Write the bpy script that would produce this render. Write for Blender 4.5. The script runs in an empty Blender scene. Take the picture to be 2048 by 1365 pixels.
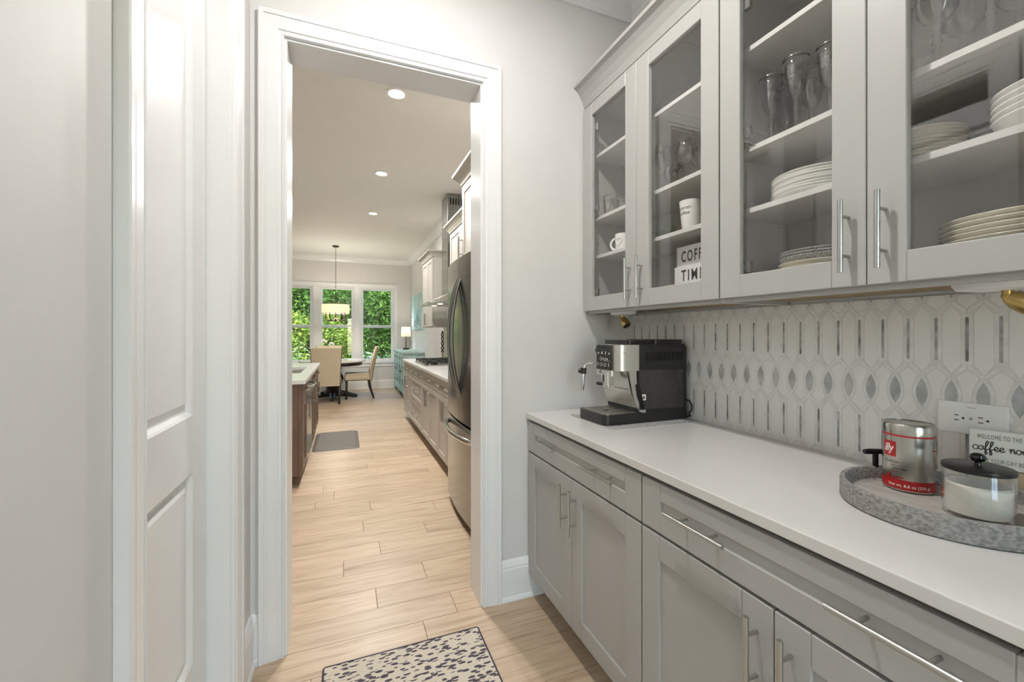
import bpy, bmesh, math, random
from mathutils import Vector, Matrix

# ------------------------------------------------------------------ camera, world, sun, exposure
SC = bpy.context.scene
COL = SC.collection
FPX, CXP, HYP, CAMH = 838.0, 1024.0, 668.0, 1.29
YAW = math.atan(333 / 838.0)
cam_d = bpy.data.cameras.new('camera')
cam_d.sensor_fit = 'HORIZONTAL'; cam_d.sensor_width = 36.0
cam_d.lens = 36.0 * FPX / 2048.0
cam_d.shift_y = -(682.5 - HYP) / 2048.0
cam_d.clip_start = 0.02; cam_d.clip_end = 300
cam = bpy.data.objects.new('camera', cam_d); COL.objects.link(cam)
cam.location = (0, 0, CAMH); cam.rotation_euler = (math.pi / 2, 0, -YAW)
SC.camera = cam

world = bpy.data.worlds.new('sky'); SC.world = world
world.use_nodes = True
wn = world.node_tree; wn.nodes.clear()
w_out = wn.nodes.new('ShaderNodeOutputWorld'); w_bg = wn.nodes.new('ShaderNodeBackground')
w_sky = wn.nodes.new('ShaderNodeTexSky'); w_sky.sky_type = 'NISHITA'; w_sky.sun_disc = False
w_sky.sun_elevation = math.radians(50); w_sky.sun_rotation = math.radians(160)
w_bg.inputs['Strength'].default_value = 1.7
wn.links.new(w_sky.outputs[0], w_bg.inputs[0]); wn.links.new(w_bg.outputs[0], w_out.inputs[0])

sun_d = bpy.data.lights.new('sun_offscreen', 'SUN'); sun_d.energy = 9.0; sun_d.angle = math.radians(2); sun_d.color = (1, .95, .86)
sun = bpy.data.objects.new('sun_offscreen', sun_d); COL.objects.link(sun)
sun.rotation_euler = (math.radians(42), 0, math.radians(-14))   # shines onto the trees from behind the house

vs = SC.view_settings
vs.view_transform = 'Standard'; vs.look = 'None'; vs.gamma = 1.0; vs.use_curve_mapping = False
vs.exposure = 0.15

PANTRY_CAN_W, KITCHEN_CAN_W = 26.0, 38.0

# ------------------------------------------------------------------ helpers
R = random.Random(7)
S_, C_ = math.sin(YAW), math.cos(YAW)
def ray(x, y):
    r = (x - CXP) / FPX
    return (S_ + r * C_, C_ - r * S_, (HYP - y) / FPX)
def onX(x, y, X):
    d = ray(x, y); s = X / d[0]; return Vector((X, d[1] * s, CAMH + d[2] * s))
def onZ(x, y, Z):
    d = ray(x, y); s = (Z - CAMH) / d[2]; return Vector((d[0] * s, d[1] * s, Z))
def tangentY(x, Xc, r, side):
    """Y of a disc of radius r, centred at X=Xc, whose left (side=-1) or right (+1) edge meets the sight line of column x"""
    d = ray(x, HYP); L = math.hypot(d[0], d[1])
    return (side * r * L + d[1] * Xc) / d[0]

def lin(c):
    return tuple(((v / 255.0) / 12.92 if v / 255.0 <= 0.04045 else ((v / 255.0 + 0.055) / 1.055) ** 2.4) for v in c)

MATS = {}
def mat(name, rgb, rough=0.5, metal=0.0, var=0.03, scale=8.0, bump=0.0, bscale=60.0, spec=None, coat=0.0, emit=None, estr=0.0,
        alpha=None, stretch=(1, 1, 1), rgb2=None, trans=0.0):
    m = bpy.data.materials.new(name); m.use_nodes = True
    nt = m.node_tree; b = nt.nodes['Principled BSDF']
    c = lin(rgb)
    geo = nt.nodes.new('ShaderNodeNewGeometry'); mp = nt.nodes.new('ShaderNodeMapping')
    mp.inputs['Scale'].default_value = stretch
    nt.links.new(geo.outputs['Position'], mp.inputs['Vector'])
    nz = nt.nodes.new('ShaderNodeTexNoise'); nz.inputs['Scale'].default_value = scale; nz.inputs['Detail'].default_value = 4
    nt.links.new(mp.outputs[0], nz.inputs['Vector'])
    rp = nt.nodes.new('ShaderNodeValToRGB')
    lo = tuple(max(0, v * (1 - var)) for v in c); hi = tuple(min(1, v * (1 + var)) for v in c)
    if rgb2: lo, hi = c, lin(rgb2)
    rp.color_ramp.elements[0].position = .35; rp.color_ramp.elements[1].position = .65
    rp.color_ramp.elements[0].color = lo + (1,); rp.color_ramp.elements[1].color = hi + (1,)
    nt.links.new(nz.outputs['Fac'], rp.inputs[0]); nt.links.new(rp.outputs[0], b.inputs['Base Color'])
    b.inputs['Roughness'].default_value = rough; b.inputs['Metallic'].default_value = metal
    if spec is not None: b.inputs['Specular IOR Level'].default_value = spec
    if coat: b.inputs['Coat Weight'].default_value = coat; b.inputs['Coat Roughness'].default_value = .06
    if trans: b.inputs['Transmission Weight'].default_value = trans
    if bump:
        n2 = nt.nodes.new('ShaderNodeTexNoise'); n2.inputs['Scale'].default_value = bscale; n2.inputs['Detail'].default_value = 3
        nt.links.new(mp.outputs[0], n2.inputs['Vector'])
        bp = nt.nodes.new('ShaderNodeBump'); bp.inputs['Strength'].default_value = bump; bp.inputs['Distance'].default_value = .002
        nt.links.new(n2.outputs['Fac'], bp.inputs['Height']); nt.links.new(bp.outputs[0], b.inputs['Normal'])
    if emit:
        b.inputs['Emission Color'].default_value = lin(emit) + (1,); b.inputs['Emission Strength'].default_value = estr
    MATS[name] = m
    return m

def glass(name, tint=(255, 255, 255), rough=0.0, ior=1.5, boost=1.0):
    m = bpy.data.materials.new(name); m.use_nodes = True
    nt = m.node_tree; nt.nodes.clear()
    o = nt.nodes.new('ShaderNodeOutputMaterial'); mx = nt.nodes.new('ShaderNodeMixShader')
    tr = nt.nodes.new('ShaderNodeBsdfTransparent'); gl = nt.nodes.new('ShaderNodeBsdfGlossy'); fr = nt.nodes.new('ShaderNodeFresnel')
    tr.inputs[0].default_value = lin(tint) + (1,); gl.inputs['Roughness'].default_value = rough
    gl.inputs[0].default_value = (1, 1, 1, 1)
    # same reflectance on both faces of the sheet
    gm_ = nt.nodes.new('ShaderNodeNewGeometry'); iv = nt.nodes.new('ShaderNodeMix'); iv.data_type = 'FLOAT'
    iv.inputs[2].default_value = ior; iv.inputs[3].default_value = 1.0 / ior
    nt.links.new(gm_.outputs['Backfacing'], iv.inputs[0]); nt.links.new(iv.outputs[0], fr.inputs[0])
    mu = nt.nodes.new('ShaderNodeMath'); mu.operation = 'MULTIPLY'; mu.use_clamp = True; mu.inputs[1].default_value = boost
    nt.links.new(fr.outputs[0], mu.inputs[0]); nt.links.new(mu.outputs[0], mx.inputs[0])
    nt.links.new(tr.outputs[0], mx.inputs[1]); nt.links.new(gl.outputs[0], mx.inputs[2]); nt.links.new(mx.outputs[0], o.inputs[0])
    MATS[name] = m
    return m

mat('wall_paint', (211, 209, 206), .55, var=.012, bump=.05, bscale=220)
mat('ceiling_paint', (226, 224, 219), .7, var=.01, bump=.05, bscale=160)
mat('trim_paint', (228, 228, 227), .27, var=.008)
mat('shelf_paint', (205, 203, 198), .38, var=.01)
mat('cabinet_paint', (173, 172, 168), .38, var=.012, bump=.02, bscale=180)
mat('kitchen_paint', (184, 178, 169), .38, var=.012)
mat('cabinet_under', (150, 128, 96), .6, var=.06, scale=20)
mat('subfloor', (150, 126, 98), .8)
mat('quartz', (212, 210, 206), .2, var=.012, scale=18, coat=.15)
mat('nickel', (192, 191, 188), .3, 1.0, var=.02, scale=20)
mat('hinge_metal', (120, 118, 114), .4, .8, var=.05)
mat('chrome', (214, 214, 212), .08, 1.0, var=.02)
mat('stainless', (150, 151, 148), .2, 1.0, var=.10, scale=6, stretch=(1, 1, 30))
mat('stainless_light', (206, 203, 196), .3, 1.0, var=.05, scale=5, stretch=(1, 1, 24))
mat('silver_plastic', (204, 202, 195), .3, .75, var=.03)
mat('black_plastic', (33, 32, 32), .33, var=.1)
mat('black_gloss', (16, 15, 15), .16, var=.1, coat=.2)
mat('lid_black', (22, 21, 21), .34, var=.1)
mat('black_metal', (24, 23, 22), .4, .4, var=.1)
mat('tank_plastic', (52, 48, 50), .12, var=.25, scale=10, coat=.5, stretch=(1, 1, .3))
mat('white_glaze', (236, 234, 228), .12, var=.008, coat=.3)
mat('cream_glaze', (226, 219, 202), .15, var=.02, coat=.3)
mat('white_plastic', (234, 233, 230), .3, var=.01)
mat('ink', (44, 44, 46), .6)
mat('ink_grey', (110, 110, 110), .6)
mat('print_white', (240, 236, 230), .5)
mat('tin_red', (176, 26, 32), .35, var=.03, spec=.6)
mat('tin_steel', (196, 193, 186), .22, 1.0, var=.05, stretch=(1, 1, .2), scale=30)
mat('brass', (186, 160, 104), .3, 1.0, var=.06)
mat('grout', (214, 212, 208), .8, var=.03)
mat('tile_white', (229, 227, 222), .2, var=.012, scale=30)
mat('tile_border', (212, 210, 205), .28, rgb2=(228, 226, 222), scale=26)
mat('tile_leaf', (160, 160, 158), .25, rgb2=(194, 194, 192), scale=22)
mat('tile_strip', (112, 112, 111), .25, rgb2=(190, 189, 187), scale=24)
mat('tray_wood', (118, 115, 112), .75, rgb2=(160, 157, 153), scale=120, stretch=(1, 1, 1.6), bump=.5, bscale=120)
mat('tray_floor', (150, 146, 140), .7, rgb2=(182, 178, 172), scale=16, stretch=(16, 1.2, 1), bump=.25, bscale=60)
mat('sign_wood', (226, 223, 216), .7, var=.02, scale=30, stretch=(1, 1, 6))
mat('sign_side', (186, 164, 134), .7, var=.06, scale=30)
mat('sugar', (240, 237, 230), .9, var=.02, scale=120, bump=.4, bscale=400)
mat('island_wood', (104, 80, 66), .42, var=.10, scale=7, stretch=(6, 6, .7))
mat('mat_grey', (108, 102, 95), .6, var=.06, scale=40, bump=.3, bscale=160)
mat('chair_beige', (196, 182, 156), .8, var=.04, scale=60, bump=.2, bscale=500)
mat('dark_wood', (38, 32, 28), .4, var=.12, scale=12, stretch=(1, 1, .3))
mat('nailhead', (84, 68, 50), .35, .8)
mat('sideboard_paint', (146, 174, 167), .45, rgb2=(172, 196, 190), scale=18)
mat('sideboard_glass', (70, 88, 92), .1, var=.2, scale=9)
mat('bronze', (58, 44, 34), .4, .7, var=.1)
mat('bulb_glow', (255, 246, 226), .4, emit=(255, 240, 214), estr=6.0)
mat('can_lens', (255, 252, 246), .4, emit=(255, 246, 232), estr=14.0)
mat('canvas_teal', (148, 188, 190), .7, rgb2=(196, 214, 210), scale=5)
mat('canvas_dark', (110, 140, 150), .7, rgb2=(150, 170, 172), scale=9)
mat('iron', (30, 29, 29), .5, .3, var=.15)
mat('bark', (66, 58, 50), .9, rgb2=(104, 96, 86), scale=10, stretch=(3, 3, .6), bump=.6, bscale=20)
mat('lawn', (84, 98, 58), .95, rgb2=(104, 116, 70), scale=3)
mat('paving', (196, 192, 184), .85, rgb2=(208, 204, 197), scale=2)
mat('sealant', (238, 236, 230), .5)
mat('granite_mat', (96, 95, 94), .6, rgb2=(206, 204, 200), scale=260)
mat('green_tint', (120, 140, 116), .3)
glass('pane_glass', boost=.9)
glass('window_glass', (248, 252, 250), boost=.8)
glass('clear_glass', (254, 254, 253), ior=1.5, boost=2.2)
glass('green_glass', (234, 243, 230), ior=1.5, boost=1.0)
glass('hood_glass', (214, 228, 224), ior=1.6, boost=1.6)

def leaf_mat(name, c1, c2):
    m = bpy.data.materials.new(name); m.use_nodes = True
    nt = m.node_tree; nt.nodes.clear()
    o = nt.nodes.new('ShaderNodeOutputMaterial'); mx = nt.nodes.new('ShaderNodeMixShader'); mx.inputs[0].default_value = .35
    df = nt.nodes.new('ShaderNodeBsdfDiffuse'); tl = nt.nodes.new('ShaderNodeBsdfTranslucent')
    geo = nt.nodes.new('ShaderNodeNewGeometry'); rp = nt.nodes.new('ShaderNodeValToRGB')
    rp.color_ramp.elements[0].color = lin(c1) + (1,); rp.color_ramp.elements[1].color = lin(c2) + (1,)
    nt.links.new(geo.outputs['Random Per Island'], rp.inputs[0])
    nt.links.new(rp.outputs[0], df.inputs[0]); nt.links.new(rp.outputs[0], tl.inputs[0])
    nt.links.new(df.outputs[0], mx.inputs[1]); nt.links.new(tl.outputs[0], mx.inputs[2]); nt.links.new(mx.outputs[0], o.inputs[0])
    MATS[name] = m
def linen(name, c):
    """lampshade cloth: lit through by the bulb inside it"""
    m = bpy.data.materials.new(name); m.use_nodes = True
    nt = m.node_tree; nt.nodes.clear()
    o = nt.nodes.new('ShaderNodeOutputMaterial'); mx = nt.nodes.new('ShaderNodeMixShader'); mx.inputs[0].default_value = .5
    df = nt.nodes.new('ShaderNodeBsdfDiffuse'); tl = nt.nodes.new('ShaderNodeBsdfTranslucent')
    geo = nt.nodes.new('ShaderNodeNewGeometry'); nz = nt.nodes.new('ShaderNodeTexNoise'); nz.inputs['Scale'].default_value = 90
    rp = nt.nodes.new('ShaderNodeValToRGB'); k = lin(c)
    rp.color_ramp.elements[0].color = tuple(v * .95 for v in k) + (1,); rp.color_ramp.elements[1].color = k + (1,)
    nt.links.new(geo.outputs['Position'], nz.inputs['Vector']); nt.links.new(nz.outputs['Fac'], rp.inputs[0])
    nt.links.new(rp.outputs[0], df.inputs[0]); nt.links.new(rp.outputs[0], tl.inputs[0])
    nt.links.new(df.outputs[0], mx.inputs[1]); nt.links.new(tl.outputs[0], mx.inputs[2]); nt.links.new(mx.outputs[0], o.inputs[0])
    MATS[name] = m
linen('shade_linen', (240, 230, 208)); linen('lamp_linen', (250, 246, 236))
leaf_mat('leaf_bright', (92, 122, 48), (142, 152, 68))
leaf_mat('leaf_mid', (62, 96, 42), (104, 130, 62))
leaf_mat('leaf_dark', (42, 74, 36), (76, 106, 54))

def oak():
    m = bpy.data.materials.new('oak_plank'); m.use_nodes = True
    nt = m.node_tree; b = nt.nodes['Principled BSDF']; L = nt.links
    geo = nt.nodes.new('ShaderNodeNewGeometry'); oi = nt.nodes.new('ShaderNodeObjectInfo')
    ad = nt.nodes.new('ShaderNodeVectorMath'); ad.operation = 'ADD'
    ml = nt.nodes.new('ShaderNodeVectorMath'); ml.operation = 'SCALE'; ml.inputs[0].default_value = (37, 19, 11)
    L.new(oi.outputs['Random'], ml.inputs['Scale']); L.new(geo.outputs['Position'], ad.inputs[0]); L.new(ml.outputs[0], ad.inputs[1])
    mp = nt.nodes.new('ShaderNodeMapping'); mp.inputs['Scale'].default_value = (1.1, 11, 1); L.new(ad.outputs[0], mp.inputs[0])
    n1 = nt.nodes.new('ShaderNodeTexNoise'); n1.inputs['Scale'].default_value = 2.2; n1.inputs['Detail'].default_value = 7; n1.inputs['Distortion'].default_value = .9
    L.new(mp.outputs[0], n1.inputs['Vector'])
    mp2 = nt.nodes.new('ShaderNodeMapping'); mp2.inputs['Scale'].default_value = (2.0, 46, 1); L.new(ad.outputs[0], mp2.inputs[0])
    n2 = nt.nodes.new('ShaderNodeTexNoise'); n2.inputs['Scale'].default_value = 2.5; n2.inputs['Detail'].default_value = 5; n2.inputs['Distortion'].default_value = .4
    L.new(mp2.outputs[0], n2.inputs['Vector'])
    r1 = nt.nodes.new('ShaderNodeValToRGB')
    r1.color_ramp.elements[0].position = .28; r1.color_ramp.elements[0].color = lin((166, 142, 117)) + (1,)
    r1.color_ramp.elements[1].position = .66; r1.color_ramp.elements[1].color = lin((200, 179, 153)) + (1,)
    e = r1.color_ramp.elements.new(.45); e.color = lin((189, 165, 138)) + (1,)
    L.new(n1.outputs['Fac'], r1.inputs[0])
    r2 = nt.nodes.new('ShaderNodeValToRGB'); r2.color_ramp.elements[0].position = .30; r2.color_ramp.elements[0].color = (.74, .70, .66, 1)
    r2.color_ramp.elements[1].position = .46; r2.color_ramp.elements[1].color = (1, 1, 1, 1)
    L.new(n2.outputs['Fac'], r2.inputs[0])
    mx = nt.nodes.new('ShaderNodeMix'); mx.data_type = 'RGBA'; mx.blend_type = 'MULTIPLY'; mx.inputs[0].default_value = .75
    L.new(r1.outputs[0], mx.inputs[6]); L.new(r2.outputs[0], mx.inputs[7])
    hs = nt.nodes.new('ShaderNodeHueSaturation'); L.new(mx.outputs[2], hs.inputs['Color'])
    mr = nt.nodes.new('ShaderNodeMapRange'); mr.inputs[3].default_value = .90; mr.inputs[4].default_value = 1.10
    L.new(oi.outputs['Random'], mr.inputs[0]); L.new(mr.outputs[0], hs.inputs['Value'])
    L.new(hs.outputs[0], b.inputs['Base Color'])
    b.inputs['Roughness'].default_value = .36
    bp = nt.nodes.new('ShaderNodeBump'); bp.inputs['Strength'].default_value = .12; bp.inputs['Distance'].default_value = .001
    L.new(n2.outputs['Fac'], bp.inputs['Height']); L.new(bp.outputs[0], b.inputs['Normal'])
    MATS['oak_plank'] = m
oak()

def rug_mat():
    m = bpy.data.materials.new('rug_braid'); m.use_nodes = True
    nt = m.node_tree; b = nt.nodes['Principled BSDF']; L = nt.links
    geo = nt.nodes.new('ShaderNodeNewGeometry')
    def flecks(rot, off):
        mp = nt.nodes.new('ShaderNodeMapping'); mp.inputs['Rotation'].default_value = (0, 0, rot); mp.inputs['Location'].default_value = off
        mp.inputs['Scale'].default_value = (34, 80, 1)
        L.new(geo.outputs['Position'], mp.inputs[0])
        v = nt.nodes.new('ShaderNodeTexVoronoi'); v.feature = 'F1'; v.inputs['Scale'].default_value = 1.0; v.inputs['Randomness'].default_value = .5
        L.new(mp.outputs[0], v.inputs['Vector'])
        sp = nt.nodes.new('ShaderNodeSeparateColor'); L.new(v.outputs['Color'], sp.inputs[0])
        lt = nt.nodes.new('ShaderNodeMath'); lt.operation = 'LESS_THAN'; lt.inputs[1].default_value = .52; L.new(sp.outputs[0], lt.inputs[0])
        l2 = nt.nodes.new('ShaderNodeMath'); l2.operation = 'LESS_THAN'; l2.inputs[1].default_value = .5; L.new(v.outputs['Distance'], l2.inputs[0])
        mu = nt.nodes.new('ShaderNodeMath'); mu.operation = 'MULTIPLY'; L.new(lt.outputs[0], mu.inputs[0]); L.new(l2.outputs[0], mu.inputs[1])
        return mu
    a = flecks(.6, (0, 0, 0)); c = flecks(-.6, (3.3, 1.7, 0))
    # alternate the slant of the braid row by row
    sx = nt.nodes.new('ShaderNodeSeparateXYZ'); L.new(geo.outputs['Position'], sx.inputs[0])
    mul = nt.nodes.new('ShaderNodeMath'); mul.operation = 'MULTIPLY'; mul.inputs[1].default_value = 26; L.new(sx.outputs[1], mul.inputs[0])
    fr = nt.nodes.new('ShaderNodeMath'); fr.operation = 'FRACT'; L.new(mul.outputs[0], fr.inputs[0])
    gt = nt.nodes.new('ShaderNodeMath'); gt.operation = 'GREATER_THAN'; gt.inputs[1].default_value = .5; L.new(fr.outputs[0], gt.inputs[0])
    mxf = nt.nodes.new('ShaderNodeMix'); mxf.data_type = 'FLOAT'
    L.new(gt.outputs[0], mxf.inputs[0]); L.new(a.outputs[0], mxf.inputs[2]); L.new(c.outputs[0], mxf.inputs[3])
    nz = nt.nodes.new('ShaderNodeTexNoise'); nz.inputs['Scale'].default_value = 320; L.new(geo.outputs['Position'], nz.inputs['Vector'])
    rp = nt.nodes.new('ShaderNodeValToRGB'); rp.color_ramp.elements[0].color = lin((182, 170, 152)) + (1,); rp.color_ramp.elements[1].color = lin((214, 204, 188)) + (1,)
    L.new(nz.outputs['Fac'], rp.inputs[0])
    mx = nt.nodes.new('ShaderNodeMix'); mx.data_type = 'RGBA'
    L.new(mxf.outputs[0], mx.inputs[0]); L.new(rp.outputs[0], mx.inputs[6]); mx.inputs[7].default_value = lin((74, 68, 78)) + (1,)
    L.new(mx.outputs[2], b.inputs['Base Color']); b.inputs['Roughness'].default_value = .95
    bp = nt.nodes.new('ShaderNodeBump'); bp.inputs['Strength'].default_value = .8; bp.inputs['Distance'].default_value = .003
    L.new(nz.outputs['Fac'], bp.inputs['Height']); L.new(bp.outputs[0], b.inputs['Normal'])
    MATS['rug_braid'] = m
rug_mat()
mat('rug_binding', (66, 62, 72), .95, var=.1, scale=200)

# ---- mesh building
class MB:
    """collects shapes; build() links them as one mesh object"""
    def __init__(s): s.bm = bmesh.new()
    def box(s, x0, x1, y0, y1, z0, z1, bev=0.0, seg=1):
        x0, x1 = min(x0, x1), max(x0, x1); y0, y1 = min(y0, y1), max(y0, y1); z0, z1 = min(z0, z1), max(z0, z1)
        v = [s.bm.verts.new(p) for p in [(x0, y0, z0), (x1, y0, z0), (x1, y1, z0), (x0, y1, z0), (x0, y0, z1), (x1, y0, z1), (x1, y1, z1), (x0, y1, z1)]]
        fs = [s.bm.faces.new([v[i] for i in f]) for f in [(3, 2, 1, 0), (4, 5, 6, 7), (0, 1, 5, 4), (1, 2, 6, 5), (2, 3, 7, 6), (3, 0, 4, 7)]]
        if bev:
            es = list({e for f in fs for e in f.edges})
            bmesh.ops.bevel(s.bm, geom=es, offset=bev, segments=seg, affect='EDGES', profile=.5)
        return s
    def prism(s, pts, axis, a0, a1):
        """polygon pts (two coords of the remaining axes, in x,y,z order) pulled along axis from a0 to a1"""
        def P(p, a):
            q = list(p); q.insert('xyz'.index(axis), a); return tuple(q)
        A = [s.bm.verts.new(P(p, a0)) for p in pts]; B = [s.bm.verts.new(P(p, a1)) for p in pts]
        n = len(pts); fs = [s.bm.faces.new(A[::-1]), s.bm.faces.new(B)]
        for i in range(n): fs.append(s.bm.faces.new([A[i], A[(i + 1) % n], B[(i + 1) % n], B[i]]))
        bmesh.ops.recalc_face_normals(s.bm, faces=fs)
        return s
    def grid(s, rows, closed=False, capends=False):
        """rows of points -> quads"""
        V = [[s.bm.verts.new(p) for p in r] for r in rows]; fs = []
        for a, b in zip(V, V[1:]):
            n = len(a)
            for i in range(n if closed else n - 1):
                j = (i + 1) % n
                fs.append(s.bm.faces.new([a[i], a[j], b[j], b[i]]))
        if capends and closed:
            fs.append(s.bm.faces.new(V[0][::-1])); fs.append(s.bm.faces.new(V[-1]))
        for f in fs: f.smooth = True
        bmesh.ops.recalc_face_normals(s.bm, faces=fs)
        return s
    def tube(s, pts, r, seg=8, closed_path=False, flat=(1, 1)):
        pts = [Vector(p) for p in pts]; rows = []; n = len(pts); up = None
        rr = r if isinstance(r, (list, tuple)) else [r] * n
        for i, p in enumerate(pts):
            t = (pts[min(i + 1, n - 1)] - pts[max(i - 1, 0)])
            if closed_path: t = pts[(i + 1) % n] - pts[i - 1]
            t.normalize()
            if up is None: up = Vector((0, 0, 1)) if abs(t.z) < .9 else Vector((1, 0, 0))
            a = t.cross(up).normalized(); b = a.cross(t).normalized(); up = b
            rows.append([p + a * math.cos(k / seg * 2 * math.pi) * rr[i] * flat[0] + b * math.sin(k / seg * 2 * math.pi) * rr[i] * flat[1] for k in range(seg)])
        if closed_path: rows.append(rows[0]); return s.grid(rows, True)
        return s.grid(rows, True, True)
    def cyl(s, p0, p1, r, seg=16): return s.tube([p0, p1], r, seg)
    def lathe(s, prof, c=(0, 0, 0), seg=24, sx=1.0, sy=1.0, axis='z', cap=True):
        rows = []
        for r, z in prof:
            row = []
            for k in range(seg):
                a = k / seg * 2 * math.pi; u, v = r * math.cos(a) * sx, r * math.sin(a) * sy
                row.append({'z': (c[0] + u, c[1] + v, c[2] + z), 'x': (c[0] + z, c[1] + u, c[2] + v), 'y': (c[0] + u, c[1] + z, c[2] + v)}[axis])
            rows.append(row)
        return s.grid(rows, True, cap)
    def ball(s, c, r, seg=14, rings=8, sc=(1, 1, 1)):
        rows = []
        for i in range(rings + 1):
            t = math.pi * i / rings; rad = max(math.sin(t), .02)
            rows.append([(c[0] + r * sc[0] * rad * math.cos(k / seg * 2 * math.pi), c[1] + r * sc[1] * rad * math.sin(k / seg * 2 * math.pi), c[2] - r * sc[2] * math.cos(t)) for k in range(seg)])
        return s.grid(rows, True, True)
    def poly(s, pts):
        f = s.bm.faces.new([s.bm.verts.new(p) for p in pts]); return s
    def mesh(s, name, m):
        me = bpy.data.meshes.new(name); s.bm.to_mesh(me); s.bm.free()
        if m is not None: me.materials.append(MATS[m])
        return me
    def build(s, name, m, parent=None, loc=None):
        me = s.mesh(name, m)
        return link(name, me, parent, loc)

def wmat(o):
    m = o.matrix_basis.copy()
    return wmat(o.parent) @ o.matrix_parent_inverse @ m if o.parent else m
def link(name, me, parent=None, loc=None, rotz=0.0):
    o = bpy.data.objects.new(name, me); COL.objects.link(o)
    if parent is not None:
        o.parent = parent; o.matrix_parent_inverse = wmat(parent).inverted()
    if loc is not None: o.location = loc
    if rotz: o.rotation_euler = (0, 0, rotz)
    return o
def sharp(o, ang=35):
    """smooth shading with sharp edges kept, for lathed and tubular shapes"""
    me = o.data
    for p in me.polygons: p.use_smooth = True
    bm = bmesh.new(); bm.from_mesh(me)
    for e in bm.edges:
        if len(e.link_faces) == 2: e.smooth = e.calc_face_angle(0) < math.radians(ang)
    bm.to_mesh(me); bm.free()
    return o
def tag(o, label=None, cat=None, group=None, kind=None):
    if label: o['label'] = label
    if cat: o['category'] = cat
    if group: o['group'] = group
    if kind: o['kind'] = kind
    return o
def thing(name, label, cat, loc=(0, 0, 0), rotz=0.0, group=None):
    o = link(name, None, None, loc, rotz)
    o.empty_display_size = .05
    return tag(o, label, cat, group)
def struct(name, mb, m, parent=None):
    o = mb.build(name, m, parent)
    if parent is None: o['kind'] = 'structure'
    return o
def copy_tree(o, parent=None):
    c = o.copy(); COL.objects.link(c); c.parent = parent
    for ch in list(o.children): copy_tree(ch, c)
    return c
def text_mesh(body, size, m, origin, right, up, sx=1.0, shear=0.0, depth=.0004, align='LEFT', bold=0.0, spacing=1.0, bend=None, width=None):
    """flat lettering as a mesh: origin = lower-left (or centre) of the line, right/up = directions; bend(u,v,d)->point wraps it on a curved face"""
    cu = bpy.data.curves.new('lettering', 'FONT'); cu.body = body; cu.size = size; cu.shear = shear; cu.align_x = align
    cu.offset = bold; cu.space_character = spacing; cu.resolution_u = 3; cu.extrude = 0
    t = bpy.data.objects.new('lettering', cu); COL.objects.link(t)
    dg = bpy.context.evaluated_depsgraph_get(); dg.update()
    me = bpy.data.meshes.new_from_object(t.evaluated_get(dg))
    bpy.data.objects.remove(t); bpy.data.curves.remove(cu)
    if width:
        x0 = min(v.co.x for v in me.vertices); sx = width / (max(v.co.x for v in me.vertices) - x0)
    if bend:
        bm = bmesh.new(); bm.from_mesh(me)
        bmesh.ops.triangulate(bm, faces=bm.faces[:]); bm.to_mesh(me); bm.free()
        for v in me.vertices: v.co = bend(v.co.x * sx, v.co.y)
    else:
        o, r, u = Vector(origin), Vector(right).normalized(), Vector(up).normalized(); n = r.cross(u)
        for v in me.vertices: v.co = o + r * v.co.x * sx + u * v.co.y + n * depth
    me.materials.clear(); me.materials.append(MATS[m])
    return me
def lettering(name, parent, *a, **k):
    me = text_mesh(*a, **k); return link(name, me, parent)
# ------------------------------------------------------------------ the setting
CEIL = 3.07
XR = 1.47            # right wall face
XL = -0.345          # left wall face (pantry)
YE = 1.895           # end wall face (pantry side)
YK = 2.06            # end wall face (kitchen side)
YF = 10.42           # far wall face
XKL = -3.4           # kitchen left wall
YB = -1.6            # wall behind the camera
OX0, OX1, OZ = -.217, .593, 2.466          # doorway between pantry and kitchen
PY0, PY1, PZ = .955, 1.585, 2.457          # pocket-door opening in the left wall

struct('wall_right', MB().box(XR, XR + .12, YB - .12, YF + .12, 0, CEIL), 'wall_paint')
struct('wall_end', MB().box(XKL, OX0 - .018, YE, YK, 0, CEIL).box(OX1 + .018, XR, YE, YK, 0, CEIL).box(OX0 - .018, OX1 + .018, YE, YK, OZ + .018, CEIL), 'wall_paint')
struct('wall_left', MB().box(XL - .125, XL, YB, .30, 0, CEIL).box(XL - .048, XL, .30, PY0 - .018, 0, CEIL).box(XL - .125, XL - .108, .30, PY0 - .018, 0, CEIL).box(XL - .125, XL, PY1 + .018, YE, 0, CEIL).box(XL - .125, XL, PY0 - .018, PY1 + .018, PZ + .018, CEIL), 'wall_paint')
RX0, RX1, RZ = .05, .85, 2.10          # unseen glazed door behind the camera, added for cool daylight inferred from there
struct('wall_rear', MB().box(XL - .125, RX0, YB - .12, YB, 0, CEIL).box(RX1, XR, YB - .12, YB, 0, CEIL).box(RX0, RX1, YB - .12, YB, RZ, CEIL), 'wall_paint')
w4 = tag(link('window_4_offscreen', None, None, ((RX0 + RX1) / 2, YB - .06, 0)), kind='structure')
struct('window_frame', MB().box(RX0, RX0 + .05, YB - .09, YB - .03, 0, RZ, .002).box(RX1 - .05, RX1, YB - .09, YB - .03, 0, RZ, .002).box(RX0 + .05, RX1 - .05, YB - .09, YB - .03, RZ - .05, RZ, .002)
       .box(RX0 + .05, RX1 - .05, YB - .09, YB - .03, 0, .09, .002).box((RX0 + RX1) / 2 - .04, (RX0 + RX1) / 2 + .04, YB - .09, YB - .03, .09, RZ - .05, .002), 'trim_paint', w4)
for xa, xb in ((RX0 + .05, (RX0 + RX1) / 2 - .04), ((RX0 + RX1) / 2 + .04, RX1 - .05)):
    struct('glass_pane', MB().box(xa, xb, YB - .062, YB - .057, .09, RZ - .05), 'window_glass', w4)
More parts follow.
